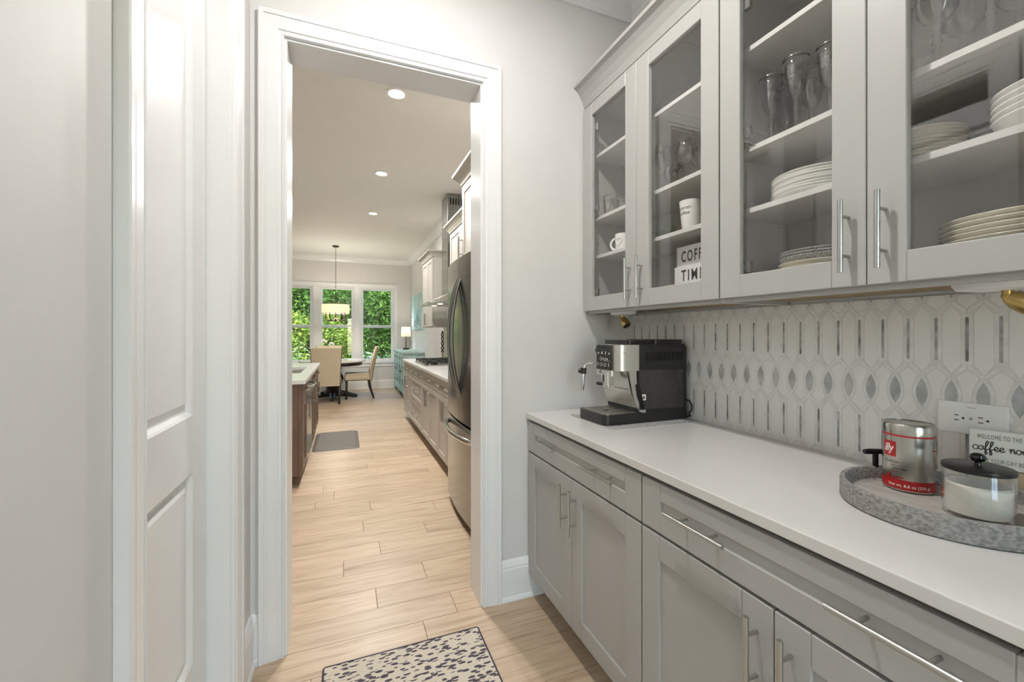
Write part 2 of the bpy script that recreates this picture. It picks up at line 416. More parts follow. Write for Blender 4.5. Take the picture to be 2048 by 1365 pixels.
struct('sun_block_slab', MB().box(-2.2, 3.4, YB - 3.0, YB - .121, 2.72, 2.86), 'ceiling_paint')  # unseen slab added to keep direct sun out of the rear door
struct('bounce_paving', MB().box(-6, 8, YB - 9.0, YB - .121, -.16, -.04), 'paving')  # unseen paving added to bounce sunlight in through the rear door
struct('wall_closet', MB().box(-1.12, -1.0, .3, YE, 0, CEIL).box(-1.0, XL - .125, .18, .3, 0, CEIL), 'wall_paint')
struct('wall_kitchen_left', MB().box(XKL - .12, XKL, YE, YF + .12, 0, CEIL), 'wall_paint')
struct('ceiling', MB().box(XKL - .12, XR + .12, YB - .12, YF + .12, CEIL, CEIL + .14), 'ceiling_paint')

# floor: a screed with oak planks laid on it, running across the doorway
floor = struct('floor', MB().box(XKL - .12, XR + .12, YB - .12, YF + .12, -.12, -.011), 'subfloor')
PW = .166
struct('threshold', MB().box(XL - .11, XL - .0005, PY0, PY1, -.011, -.0005, .0008), 'oak_plank', floor)
unit = MB().box(0, 1, .0006, PW - .0006, -.011, 0, .0012).mesh('plank', 'oak_plank')
seam = {11: -.085, 10: -.21, 9: .173, 7: .11, 6: .495, 5: .193, 4: -.01, 3: .40, 2: .141, 0: .323, 1: -.6, 8: .62, -1: -.12, -2: .46}
row0 = int((YB - 1.73) / PW) - 1
nplank = 0
rf = random.Random(21)
for k in range(row0, int((YF - 1.73) / PW) + 1):
    y = 1.73 + k * PW
    xa, xb = (XKL, XR) if y > YE - .01 else (XL, XR)
    if y < YE - .01 and y + PW > YE + .02: xa = XL
    cut = seam.get(k, rf.uniform(-.5, .8)); cuts = [cut]
    x = cut
    while x < xb - .35: x += rf.uniform(1.0, 1.9); cuts.append(x)
    x = cut
    while x > xa + .35: x -= rf.uniform(1.0, 1.9); cuts.append(x)
    cuts = [xa] + sorted(c for c in cuts if xa + .2 < c < xb - .2) + [xb]
    for a, b in zip(cuts, cuts[1:]):
        o = link('plank', unit, floor, (a + .0006, y, 0)); o.scale = (b - a - .0012, 1, 1); nplank += 1

def casing_profile():
    return [(0, 0), (0, .009), (.003, .013), (.008, .012), (.011, .009), (.019, .011), (.022, .015), (.058, .0185), (.070, .018), (.072, .0215), (.086, .0225), (.090, .020), (.090, 0)]
def casing(P, a0, a1, zt, parent, n):
    """mitred door casing; P(a, z, t) maps along-wall, height, thickness to a point"""
    pr = casing_profile()
    for nm, rows in (('casing_leg', [[P(a0 - u, 0, t) for u, t in pr], [P(a0 - u, zt + u, t) for u, t in pr]]),
                     ('casing_head', [[P(a0 - u, zt + u, t) for u, t in pr], [P(a1 + u, zt + u, t) for u, t in pr]]),
                     ('casing_leg', [[P(a1 + u, zt + u, t) for u, t in pr], [P(a1 + u, 0, t) for u, t in pr]])):
        mb = MB(); mb.grid(rows, False)
        for f in mb.bm.faces: f.smooth = False
        struct(nm, mb, 'trim_paint', parent)

d1 = tag(link('door_1', None, None, ((OX0 + OX1) / 2, (YE + YK) / 2, 0)), kind='structure')
for nm, mb in (('jamb', MB().box(OX0 - .018, OX0, YE - .001, YK + .001, 0, OZ, .001)), ('jamb', MB().box(OX1, OX1 + .018, YE - .001, YK + .001, 0, OZ, .001)),
               ('head_jamb', MB().box(OX0 - .018, OX1 + .018, YE - .001, YK + .001, OZ, OZ + .018, .001))):
    struct(nm, mb, 'trim_paint', d1)
casing(lambda a, z, t: (a, YE - t, z), OX0 - .010, OX1 + .010, OZ + .010, d1, 'end')
casing(lambda a, z, t: (a, YK + t, z), OX0 - .010, OX1 + .010, OZ + .010, d1, 'kitchen')

# the pocket door
d2 = tag(link('door_2', None, None, (-.42, (PY0 + PY1) / 2, 0)), kind='structure')
for nm, mb in (('jamb', MB().box(XL - .048, XL + .001, PY0 - .018, PY0, 0, PZ, .001).box(XL - .125, XL - .108, PY0 - .018, PY0, 0, PZ, .001)),
               ('jamb', MB().box(XL - .125, XL + .001, PY1, PY1 + .018, 0, PZ, .001)),
               ('head_jamb', MB().box(XL - .036, XL + .001, PY0 - .018, PY1 + .018, PZ, PZ + .018, .001).box(XL - .125, XL - .1, PY0 - .018, PY1 + .018, PZ, PZ + .018, .001))):
    struct(nm, mb, 'trim_paint', d2)
struct('track', MB().box(XL - .098, XL - .04, PY0, PY1, PZ - .012, PZ + .016), 'hinge_metal', d2)
casing(lambda a, z, t: (XL + t, a, z), PY0 - .008, PY1 + .008, PZ + .008, d2, 'left')
DX = -.41; DT = 2.367
leaf = MB()
pan = [(.125, .336, .888), (.125, 1.054, 2.262)]      # stile width, panel bottom, panel top
y0, y1 = PY0 - .16, PY1 - .005
leaf.box(DX - .036, DX, y0, y0 + .115, .012, DT, .001).box(DX - .036, DX, y1 - .115, y1, .012, DT, .001)
for za, zb in ((.012, .336), (.888, 1.054), (2.262, DT)): leaf.box(DX - .036, DX, y0 + .115, y1 - .115, za, zb, .0005)
dl = struct('door_leaf', leaf, 'trim_paint', d2)
for _, za, zb in pan:
    a, b = y0 + .115, y1 - .115
    mb = MB()
    steps = [(0, 0.0), (.006, -.004), (.014, -.013), (.020, -.014), (.040, -.006)]
    rows = [[(DX + d, a + i, za + i), (DX + d, b - i, za + i), (DX + d, b - i, zb - i), (DX + d, a + i, zb - i)] for i, d in steps]
    mb.grid(rows, True)
    mb.poly(rows[-1])
    for f in mb.bm.faces: f.smooth = False
    struct('raised_panel', mb, 'trim_paint', dl)

# baseboards with shoe mould, crown mouldings
def base_prof(): return [(0, 0), (.022, 0), (.022, .006), (.018, .018), (.014, .022), (.014, .150), (.012, .158), (.013, .164), (.008, .186), (.004, .195), (0, .195)]
def run(name, P, a0, a1, prof, m='trim_paint'):
    mb = MB(); rows = [[P(a0, d, z) for d, z in prof], [P(a1, d, z) for d, z in prof]]
    mb.grid(rows, False); mb.poly([P(a0, d, z) for d, z in prof]); mb.poly([P(a1, d, z) for d, z in prof][::-1])
    for f in mb.bm.faces: f.smooth = False
    bmesh.ops.recalc_face_normals(mb.bm, faces=mb.bm.faces[:])
    return struct(name, mb, m)
EY = lambda a, d, z: (a, YE - d, z)
run('baseboard_end', EY, OX1 + .101, .915, base_prof())
run('baseboard_end_left', EY, XL, OX0 - .101, base_prof())
run('baseboard_left', lambda a, d, z: (XL + d, a, z), PY1 + .100, YE, base_prof())
run('baseboard_left_near', lambda a, d, z: (XL + d, a, z), YB, PY0 - .100, base_prof())
run('baseboard_far', lambda a, d, z: (a, YF - d, z), XKL, XR, base_prof())
run('baseboard_dining', lambda a, d, z: (XR - d, a, z), 6.75, YF, base_prof())
def crown(h, w, z0=CEIL):
    return [(0, z0 - h), (.012, z0 - h), (.014, z0 - h + .012), (.018, z0 - h + .016), (w * .30, z0 - h * .62), (w * .55, z0 - h * .40), (w * .85, z0 - h * .22), (w * .86, z0 - .016), (w, z0 - .012), (w, z0), (0, z0)]
cp = crown(.085, .085)
run('trim_1', EY, XL, XR, cp); run('trim_2', lambda a, d, z: (XR - d, a, z), YB, YE, cp); run('trim_3', lambda a, d, z: (XL + d, a, z), YB, YE, cp)
ck = crown(.13, .11)
run('trim_4', lambda a, d, z: (a, YF - d, z), XKL, XR, ck); run('trim_5', lambda a, d, z: (XR - d, a, z), YK, YF, ck)
run('trim_6', lambda a, d, z: (a, YK + d, z), XKL, XR, ck); run('trim_7', lambda a, d, z: (XKL + d, a, z), YK, YF, ck)

# far wall with three double-hung windows
WN = [(-1.40, -.684), (-.547, .191), (.326, 1.081)]
WZ0, WZ1 = .625, 2.375
mb = MB().box(XKL, WN[0][0], YF, YF + .12, 0, CEIL).box(WN[2][1], XR, YF, YF + .12, 0, CEIL)
mb.box(WN[0][0], WN[2][1], YF, YF + .12, 0, WZ0).box(WN[0][0], WN[2][1], YF, YF + .12, WZ1, CEIL)
mb.box(WN[0][1], WN[1][0], YF, YF + .12, WZ0, WZ1).box(WN[1][1], WN[2][0], YF, YF + .12, WZ0, WZ1)
struct('wall_far', mb, 'wall_paint')
for i, (xa, xb) in enumerate(WN):
    w = tag(link('window_%d' % (i + 1), None, None, ((xa + xb) / 2, YF + .06, WZ0)), kind='structure')
    f = .03
    struct('window_frame', MB().box(xa, xa + f, YF + .01, YF + .12, WZ0, WZ1, .002).box(xb - f, xb, YF + .01, YF + .12, WZ0, WZ1, .002)
           .box(xa + f, xb - f, YF + .01, YF + .12, WZ0, WZ0 + f, .002).box(xa + f, xb - f, YF + .01, YF + .12, WZ1 - f, WZ1, .002), 'trim_paint', w)
    for nm, ya, za, zb in (('upper_sash', YF + .075, 1.43, WZ1 - f), ('lower_sash', YF + .035, WZ0 + f, 1.495)):
        s = .032
        sa = struct(nm, MB().box(xa + f, xa + f + s, ya, ya + .03, za, zb, .002).box(xb - f - s, xb - f, ya, ya + .03, za, zb, .002)
                    .box(xa + f + s, xb - f - s, ya, ya + .03, za, za + s + .015, .002).box(xa + f + s, xb - f - s, ya, ya + .03, zb - s, zb, .002), 'trim_paint', w)
        struct('glass_pane', MB().box(xa + f + s, xb - f - s, ya + .012, ya + .016, za + s + .015, zb - s), 'window_glass', sa)
struct('trim_8', MB().box(WN[0][0] - .09, WN[2][1] + .086, YF - .02, YF, WZ1, WZ1 + .075, .003).box(WN[0][0] - .1, WN[2][1] + .096, YF - .026, YF, WZ1 + .075, WZ1 + .09, .003), 'trim_paint')
for j, (xa, xb) in enumerate(((WN[0][0] - .09, WN[0][0]), (WN[0][1], WN[1][0]), (WN[1][1], WN[2][0]), (WN[2][1], WN[2][1] + .086))):
    struct('trim_%d' % (9 + j), MB().box(xa, xb, YF - .02, YF, WZ0, WZ1, .003).box(xa + .02, xb - .02, YF - .024, YF - .02, WZ0, WZ1, .002), 'trim_paint')
struct('trim_13', MB().box(WN[0][0] - .11, WN[2][1] + .106, YF - .045, YF + .02, WZ0 - .028, WZ0, .004).box(WN[0][0] - .09, WN[2][1] + .086, YF - .018, YF, WZ0 - .11, WZ0 - .028, .003), 'trim_paint')

# recessed ceiling lights
def can_light(x, y, watts, label, size=.105, off=''):
    t = thing('recessed_light' + off, label, 'ceiling light', (x, y, CEIL))
    t.location.z = CEIL
    sharp(MB().lathe([(.052, -.001), (.060, -.008), (.076, -.005), (.077, 0), (.055, 0)], (x, y, CEIL), 32, cap=False).build('trim_ring', 'white_plastic', t))
    MB().lathe([(.0, -.002), (.054, -.002)], (x, y, CEIL), 32, cap=False).build('lens', 'can_lens', t)
    ld = bpy.data.lights.new('downlight' + off, 'AREA'); ld.shape = 'DISK'; ld.size = size; ld.energy = watts; ld.color = (1, .985, .955)
    lo = bpy.data.objects.new('downlight' + off, ld); COL.objects.link(lo); lo.location = (x, y, CEIL - .012)
    lo.parent = t; lo.matrix_parent_inverse = wmat(t).inverted()
    return t
KC = (CEIL - CAMH) / (3.05 - CAMH)
for px_, py_, lb in ((793, 187, 'round white recessed ceiling light in the kitchen, first beyond the doorway'),
                     (763, 347, 'round white recessed ceiling light in the kitchen, second beyond the doorway'),
                     (746, 427, 'round white recessed ceiling light in the kitchen, third beyond the doorway')):
    p = onZ(px_, py_, CEIL); can_light(p.x, p.y, KITCHEN_CAN_W, lb)
can_light(.30, 1.0, PANTRY_CAN_W, 'round white recessed ceiling light in the pantry, over the aisle', off='_offscreen')

# garden: lawn, shrubs, trees
struct_lawn = MB()
n = 14
rows = [[(-30 + 60 * i / n, YF + .3 + 40 * j / n, -.35 + (0 if j == 0 else R.uniform(-.06, .06))) for i in range(n + 1)] for j in range(n + 1)]
struct_lawn.grid(rows); tag(struct_lawn.build('lawn', 'lawn'), 'green lawn and undergrowth outside the dining windows', 'lawn', kind='stuff')
struct('side_bounce_paving', MB().box(-14, XKL - .125, YE, YF + .12, -.16, -.05), 'paving')  # unseen paving added as a daylight bounce surface beyond the left wall
def foliage(c, rx, ry, rz, n, leaf, m, parent, blobs=9, seed=0):
    rr = random.Random(seed); verts = []; faces = []
    cs = []
    for _ in range(blobs):
        while True:
            q = Vector((rr.uniform(-1, 1), rr.uniform(-1, 1), rr.uniform(-1, 1)))
            if q.length < 1: break
        cs.append((Vector((c[0] + q.x * rx * .72, c[1] + q.y * ry * .72, c[2] + q.z * rz * .72)), rr.uniform(.32, .55)))
    for _ in range(n):
        cc, s = rr.choice(cs)
        d = Vector((rr.gauss(0, 1), rr.gauss(0, 1), rr.gauss(0, 1))).normalized() * (rr.random() ** .4) * s
        p = cc + Vector((d.x * rx, d.y * ry, d.z * rz))
        if p.z < -.3: p.z = rr.uniform(-.3, .2)
        a = Vector((rr.gauss(0, 1), rr.gauss(0, 1), rr.gauss(0, .5))).normalized(); b = a.cross(Vector((rr.gauss(0, .6), rr.gauss(0, .6), 1))).normalized()
        l = leaf * rr.uniform(.6, 1.3); w = l * .55; i = len(verts)
        verts += [p - a * l * .5, p + b * w * .5, p + a * l * .5 + Vector((0, 0, -.15 * l)), p - b * w * .5]
        faces.append((i, i + 1, i + 2, i + 3))
    me = bpy.data.meshes.new('foliage'); me.from_pydata(verts, [], faces); me.materials.append(MATS[m])
    return link('foliage', me, parent)
def tree(x, y, h, r, crown_z, crown_h, n, leaf, m, label, group, seed, name='tree'):
    t = thing(name, label, 'tree' if name == 'tree' else 'shrub', (x, y, -.35), group=group)
    rr = random.Random(seed)
    pts = []; px_, py_ = x, y
    for i in range(7):
        pts.append((px_, py_, -.35 + (h + .35) * i / 6)); px_ += rr.uniform(-.10, .10); py_ += rr.uniform(-.1, .1)
    tk = MB().tube(pts, [r * (1 - .11 * i) for i in range(7)], 10)
    for _ in range(5 if name == 'tree' else 3):
        i = rr.randint(2, 5); p = Vector(pts[i]); a = rr.uniform(0, 6.28)
        q = p + Vector((math.cos(a) * .9, math.sin(a) * .9, rr.uniform(.5, 1.2)))
        tk.tube([p, (p + q) / 2 + Vector((0, 0, .1)), q], [r * .4, r * .28, r * .12], 6)
    tk.build('trunk', 'bark', t)
    foliage((x, y, crown_z), crown_h * (.42 if name != 'tree' else .40 if crown_h < 7 else .30), crown_h * (.36 if crown_h < 7 else .24), crown_h * .5, n, leaf, m, t, 12, seed)
    return t
TL = 'tall broadleaf tree with dark green crown in the woods beyond the windows'
SL = 'leafy yellow green shrub growing on the lawn outside the windows'
UL = 'mid green understory tree growing between the shrubs and the woods'
for i, (x, y, ch) in enumerate(((-4.6, 15.6, 3.2), (-2.25, 15.5, 3.0), (-.55, 16.3, 2.6), (3.4, 16.0, 2.8))):
    tree(x, y, ch * .55, .05, ch * .36, ch, 5200, .15, 'leaf_bright', SL, 'shrubs outside the windows', 100 + i, 'shrub')
for i, (x, y, ch) in enumerate(((-5.4, 19, 5), (-2.6, 19.4, 4.6), (-.1, 19.6, 5.0), (2.1, 18.9, 4.6), (4.6, 19.4, 4.8))):
    tree(x, y, ch * .7, .10, ch * .42, ch, 11000, .21, 'leaf_mid', UL, 'understory trees', 200 + i)
for i, (x, y) in enumerate(((-6.8, 24.5), (-3.4, 23.6), (-.2, 24.4), (2.9, 23.4), (6.2, 24.2))):
    tree(x, y, 9, .20, 4.0, 8.5, 14000, .30, 'leaf_dark', TL, 'woodland trees', 300 + i)
# ------------------------------------------------------------------ pantry cabinets
FXB, FXU = .835, 1.150         # base / wall cabinet door faces
CT = .902                      # counter height
def bar_handle(name, parent, X, c, length, vertical, m='nickel', out=.034, r=.0058, post=.048):
    """round bar pull on a front facing -X: c = (y, z) of its middle"""
    y, z = c; h = length / 2; mb = MB()
    if vertical:
        mb.tube([(X - out, y, z - h), (X - out, y, z + h)], r, 12)
        for s in (-post, post): mb.cyl((X - out, y, z + s), (X + .001, y, z + s), r * .72, 10)
    else:
        mb.tube([(X - out, y - h, z), (X - out, y + h, z)], r, 12)
        for s in (-post, post): mb.cyl((X - out, y + s, z), (X + .001, y + s, z), r * .72, 10)
    return sharp(mb.build(name, m, parent), 50)
def shaker(mb, X, y0, y1, z0, z1, st=.075, rt=.07, rb=.07, th=.02, rec=.008, bev=.0018, fill=True):
    """frame-and-panel front facing -X, front face at X"""
    mb.box(X, X + th, y0, y0 + st, z0, z1, bev).box(X, X + th, y1 - st, y1, z0, z1, bev)
    mb.box(X, X + th, y0 + st, y1 - st, z0, z0 + rb, bev).box(X, X + th, y0 + st, y1 - st, z1 - rt, z1, bev)
    if fill: mb.box(X + rec, X + th - .002, y0 + st - .004, y1 - st + .004, z0 + rb - .004, z1 - rt + .004)
    return mb
def base_cabinet(y0, y1, label, fx=FXB, xb=XR - .002, paint='cabinet_paint', handles=True):
    t = thing('base_cabinet', label, 'cabinet', ((fx + xb) / 2, (y0 + y1) / 2, 0))
    b = MB().box(fx + .022, xb, y0, y1, .105, .855).box(fx + .05, xb, y0, y1, .855, CT - .0275).box(fx + .085, xb, y0, y1, 0, .105)
    b.build('body', paint, t)
    g = .0025; ym = (y0 + y1) / 2; w = y1 - y0
    d = shaker(MB(), fx, y0 + g, y1 - g, .718, .860, .078, .050, .062).build('drawer_front', paint, t)
    for q in (.243, .73):
        bar_handle('handle', d, fx, (y0 + w * q, .8), .192, False)
    for s, (a, c) in enumerate(((y0 + g, ym - .0012), (ym + .0012, y1 - g))):
        dr = shaker(MB(), fx, a, c, .118, .710).build('door', paint, t)
        bar_handle('handle', dr, fx, (ym + (-.038 if s == 0 else .038), .592), .177, True)
    return t
YC = [1.888, 1.037, .192, -.655]
base_cabinet(YC[1], YC[0], 'grey shaker base cabinet under the coffee machine, against the end wall')
base_cabinet(YC[2], YC[1], 'grey shaker base cabinet under the round tray, middle of the run')
base_cabinet(YC[3], YC[2], 'grey shaker base cabinet past the tray, far from the end wall')
tag(MB().box(.826, XR - .001, YC[3] - .03, YE - .001, CT - .027, CT, .0025, 2).build('countertop', 'quartz'), 'long white quartz countertop running over the grey pantry base cabinets', 'countertop')
tag(MB().box(.862, .920, YC[0], YE - .0005, .105, CT - .0275).build('filler_strip', 'cabinet_paint'), 'narrow grey filler strip between base cabinet and end wall', 'filler strip')

SHELF = (1.690, 1.885, 2.205)
UZ0, UZ1 = 1.392, 2.465
def wall_cabinet(y0, y1, label):
    t = thing('wall_cabinet', label, 'cabinet', ((FXU + XR) / 2, (y0 + y1) / 2, UZ0))
    bx = FXU + .022; xb = XR - .008; th = .016
    b = MB().box(bx, xb, y0, y0 + th, UZ0, UZ1).box(bx, xb, y1 - th, y1, UZ0, UZ1).box(xb - .008, xb, y0 + th, y1 - th, UZ0 + .01, UZ1)
    b.box(bx, xb - .008, y0 + th, y1 - th, 1.408, 1.424).box(bx, xb - .008, y0 + th, y1 - th, UZ1 - .03, UZ1)
    # face frame with a middle stile top and bottom only
    b.box(bx - .001, bx + .018, y0 + th, y0 + .034, UZ0, UZ1, .001).box(bx - .001, bx + .018, y1 - .034, y1 - th, UZ0, UZ1, .001)
    b.box(bx - .001, bx + .018, y0 + .034, y1 - .034, UZ0, UZ0 + .034, .001).box(bx - .001, bx + .018, y0 + .034, y1 - .034, UZ1 - .045, UZ1, .001)
    b.build('body', 'cabinet_paint', t)
    MB().box(bx + .02, xb - .009, y0 + th, y1 - th, 1.4035, 1.408).build('underside', 'cabinet_under', t)
    for z in SHELF: MB().box(bx + .022, xb - .009, y0 + th + .001, y1 - th - .001, z - .0165, z, .001).build('shelf', 'shelf_paint', t)
    g = .0025; ym = (y0 + y1) / 2
    for s, (a, c) in enumerate(((y0 + g, ym - .0012), (ym + .0012, y1 - g))):
        dr = shaker(MB(), FXU, a, c, 1.406, 2.452, .0755, .062, .069, fill=False).build('door', 'cabinet_paint', t)
        MB().box(FXU + .0105, FXU + .0140, a + .0705, c - .0705, 1.470, 2.394).build('glass_pane', 'pane_glass', dr)
        bar_handle('handle', dr, FXU, (ym + (-.038 if s == 0 else .038), 1.528), .177, True, out=.032)
        yh = a + .068 if s == 0 else c - .068
        for zh in (1.50, 1.885 + .04, 2.33):
            MB().box(FXU + .021, FXU + .036, yh - (-.004 if s == 0 else .026), yh + (.026 if s == 0 else -.004), zh - .018, zh + .018, .002).cyl((FXU + .02, yh, zh), (FXU + .034, yh, zh), .012, 10).build('hinge', 'hinge_metal', dr)
    # shelf-pin holes: grey discs stand for the shade inside them
    mb = MB()
    for z in [1.47 + .032 * k for k in range(28)]:
        for yy, sg in ((y1 - th, -1), (y0 + th, 1)):
            for xx in (bx + .055, xb - .05): mb.cyl((xx, yy + sg * .0004, z), (xx, yy, z), .0028, 6)
    tag(mb.build('shelf_pin_hole_shade', 'hinge_metal', t), kind='stuff')
    return t
cabA = wall_cabinet(YC[1], YC[0], 'grey glass-door wall cabinet holding mugs and the letter sign, against the end wall')
cabB = wall_cabinet(YC[2], YC[1], 'grey glass-door wall cabinet holding stacked plates and silver-rimmed goblets')
cabC = wall_cabinet(YC[3], YC[2], 'empty grey glass-door wall cabinet past the plates, far from the end wall')
# crown on the wall cabinets
pr = [(0, 2.456), (.006, 2.456), (.006, 2.463), (.010, 2.466), (.012, 2.474), (.020, 2.496), (.036, 2.524), (.056, 2.548), (.072, 2.556), (.074, 2.570), (0, 2.570)]
mb = MB()
rows = [[(FXU + .018 - d, y, z) for d, z in pr] for y in (YC[3], YE - .001)]
mb.grid(rows); mb.poly([p for p in rows[0]]); mb.poly([p for p in rows[1]][::-1])
mb.box(FXU + .018, FXU + .03, YC[3], YE - .001, 2.466, 2.570)
for f in mb.bm.faces: f.smooth = False
bmesh.ops.recalc_face_normals(mb.bm, faces=mb.bm.faces[:])
tag(mb.build('cabinet_crown', 'cabinet_paint'), 'grey curved crown moulding along the top of the glass-door cabinets', 'crown moulding')

# under-cabinet spotlights
def puck(y, label, aim):
    x, zt = 1.27, 1.4035
    t = thing('spotlight', label, 'spotlight', (x, y, zt - .02))
    sharp(MB().lathe([(.0, -.024), (.050, -.024), (.078, -.020), (.086, -.010), (.086, 0)], (x, y, zt), 36, sx=.55, sy=1.0).build('base', 'white_plastic', t))
    a = Vector((x - .005, y, zt - .024)); d = Vector(aim).normalized(); b = a + Vector((0, 0, -.012))
    sharp(MB().cyl(a, b, .008, 12).ball(b, .009, 12, 8).build('swivel', 'brass', t), 50)
    e = b + d * .048
    sharp(MB().tube([b - d * .006, b + d * .006, b + d * .02, b + d * .036, e], [.006, .014, .019, .021, .0205], 20).build('head', 'brass', t), 50)
    sharp(MB().tube([e, e + d * .002], [.0185, .0185], 20).build('lens', 'black_plastic', t), 50)
puck(1.715, 'white oval under-cabinet spotlight with brass head above the coffee machine', (.10, -.55, -.72))
puck(.425, 'white oval under-cabinet spotlight with brass head above the wall socket', (.45, -.35, -.30))

# ------------------------------------------------------------------ marble mosaic splashback, piece by piece
TX = XR - .0075         # face of the pieces
splash = struct('wall_splashback', MB().box(TX + .0006, XR + .001, YC[3], YE, CT, 1.392), 'grout')
P_ = .0597
def pieces(name, outline, m, inner=None, bev=.0006):
    """prism on the wall: outline [(y, z)] about its own middle"""
    mb = MB(); n = len(outline)
    if inner is None:
        cy = sum(p[0] for p in outline) / n; cz = sum(p[1] for p in outline) / n
        top = [(cy + (p[0] - cy) * (1 - .05), cz + (p[1] - cz) * (1 - .02)) for p in outline]
        mb.grid([[(.0040, y, z) for y, z in outline], [(.0006, y, z) for y, z in outline], [(0, y, z) for y, z in top]], True)
        mb.poly([(0, y, z) for y, z in top])
    else:
        mb.grid([[(.0040, y, z) for y, z in outline], [(.0003, y, z) for y, z in outline], [(.0003, y, z) for y, z in inner], [(.0040, y, z) for y, z in inner]], True)
    for f in mb.bm.faces: f.smooth = False
    bmesh.ops.recalc_face_normals(mb.bm, faces=mb.bm.faces[:])
    return mb.mesh(name, m)
def clipz(pts, z0, z1):
    def half(pp, zc, keep_above):
        out = []
        for i, p in enumerate(pp):
            q = pp[(i + 1) % len(pp)]
            ip = (p[1] >= zc) == keep_above or p[1] == zc; iq = (q[1] >= zc) == keep_above or q[1] == zc
            if ip: out.append(p)
            if ip != iq:
                f = (zc - p[1]) / (q[1] - p[1]); out.append((p[0] + (q[0] - p[0]) * f, zc))
        return out
    pts = half(pts, z0, True)
    return half(pts, z1, False) if len(pts) > 2 else pts
HZ, G = .056, .0009
strip_o = [(-.0115 + .005, .066), (.0115 - .005, .066), (.0115, .059), (.0115, -.059), (.0065, -.066), (-.0065, -.066), (-.0115, -.059), (-.0115, .059)]
strip_i = [(-.0017, .057), (.0017, .057), (.0036, .054), (.0036, -.054), (.0017, -.057), (-.0017, -.057), (-.0036, -.054), (-.0036, .054)]
strip_c = [(y * .84, z * .988) for y, z in strip_i]
hexa = [(0, .0895), (.0172, .064), (.0172, -.064), (0, -.0895), (-.0172, -.064), (-.0172, .064)]
def lens(hw, hh, n=6):
    r = [(hw * math.cos(math.pi / 2 * (2 * k / n - 1)) ** .85 if 0 < k < n else 0, -hh + 2 * hh * k / n) for k in range(n + 1)]
    return r + [(-y, z) for y, z in r[1:-1][::-1]]
leaf_c = lens(.0128, .0385); leaf_i = lens(.0137, .0405); leaf_o = lens(.0205, .0475)
waist = [(0, .0672), (.0155, .0535), (.0205, .0475), (.0140, .030), (.0090, .012), (.0086, 0), (.0090, -.012), (.0140, -.030), (.0205, -.0475), (.0155, -.0535), (0, -.0672),
         (-.0155, -.0535), (-.0205, -.0475), (-.0140, -.030), (-.0090, -.012), (-.0086, 0), (-.0090, .012), (-.0140, .030), (-.0205, .0475), (-.0155, .0535)]
# slanted link from a strip end to the crossing over a leaf
link_r = [(.0050, .0795), (.0085, .0760), (.0292, .0545), (.0292, .0480), (.0268, .0482), (.0165, .0560), (.0010, .0705), (.0010, .0795)]
link_l = [(-y, z) for y, z in link_r][::-1]
flip = lambda pts: [(y, -z) for y, z in pts][::-1]
cells = []          # (name, outline, inner, material, column offset, z centre)
for zc in (.985, 1.276):
    cells += [('border_tile', strip_o, strip_i, 'tile_border', 0, zc), ('strip_tile', strip_c, None, 'tile_strip', 0, zc), ('hexagon_tile', hexa, None, 'tile_white', .5, zc)]
for zc in (.8395, 1.1305, 1.4215):
    cells += [('border_tile', leaf_o, leaf_i, 'tile_border', .5, zc), ('leaf_tile', leaf_c, None, 'tile_leaf', .5, zc), ('waisted_tile', waist, None, 'tile_white', 0, zc)]
    for lk in (link_r, link_l, flip(link_r), flip(link_l)): cells.append(('link_tile', lk, None, 'tile_border', 0, zc))
zc_ = []
rest = MB(); SLOT = ['tile_border', 'tile_strip', 'tile_white', 'tile_leaf']
Z0, Z1 = CT + .0012, 1.390
count = {}
for nm, ol, inn, m, off, zc in cells:
    lo = min(z for _, z in ol) + zc; hi = max(z for _, z in ol) + zc
    if lo > Z1 or hi < Z0: continue
    o2, i2 = ol, inn
    if lo < Z0 or hi > Z1:
        o2 = clipz(ol, Z0 - zc, Z1 - zc)
        if inn is not None: i2 = None
        if inn is not None:        # a ring cut by the edge: keep it as the outline of a U by cutting the ring in half pieces
            half = [p for p in ol if p[0] >= -1e-9]; halfi = [p for p in inn if p[0] >= -1e-9]
            half.sort(key=lambda p: p[1]); halfi.sort(key=lambda p: -p[1])
            o2 = clipz(half + halfi, Z0 - zc, Z1 - zc)
        if len(o2) < 3: continue
    me = pieces(nm, o2, m, i2)
    sides = [1]
    me2 = pieces(nm, [(-y, z) for y, z in o2][::-1], m, None) if (inn is not None and i2 is None) else None
    for k in range(-20, 24):
        y = .501 + P_ * (k + off)
        if y > YE - .016 or y < YC[3] + .03: continue
        if y < .15:                      # past the picture's edge: joined
            for q in (me, me2):
                if q is None: continue
                n0 = len(rest.bm.verts); f0 = len(rest.bm.faces); rest.bm.from_mesh(q)
                rest.bm.verts.ensure_lookup_table(); rest.bm.faces.ensure_lookup_table()
                for v in rest.bm.verts[n0:]: v.co += Vector((TX, y, zc))
                for f in rest.bm.faces[f0:]: f.material_index = SLOT.index(m)
            continue
        link(nm, me, splash, (TX, y, zc)); count[nm] = count.get(nm, 0) + 1
        if me2: link(nm, me2, splash, (TX, y, zc)); count[nm] += 1

ro = rest.build('mosaic_rest', None, splash); tag(ro, kind='stuff')
for q in SLOT: ro.data.materials.append(MATS[q])
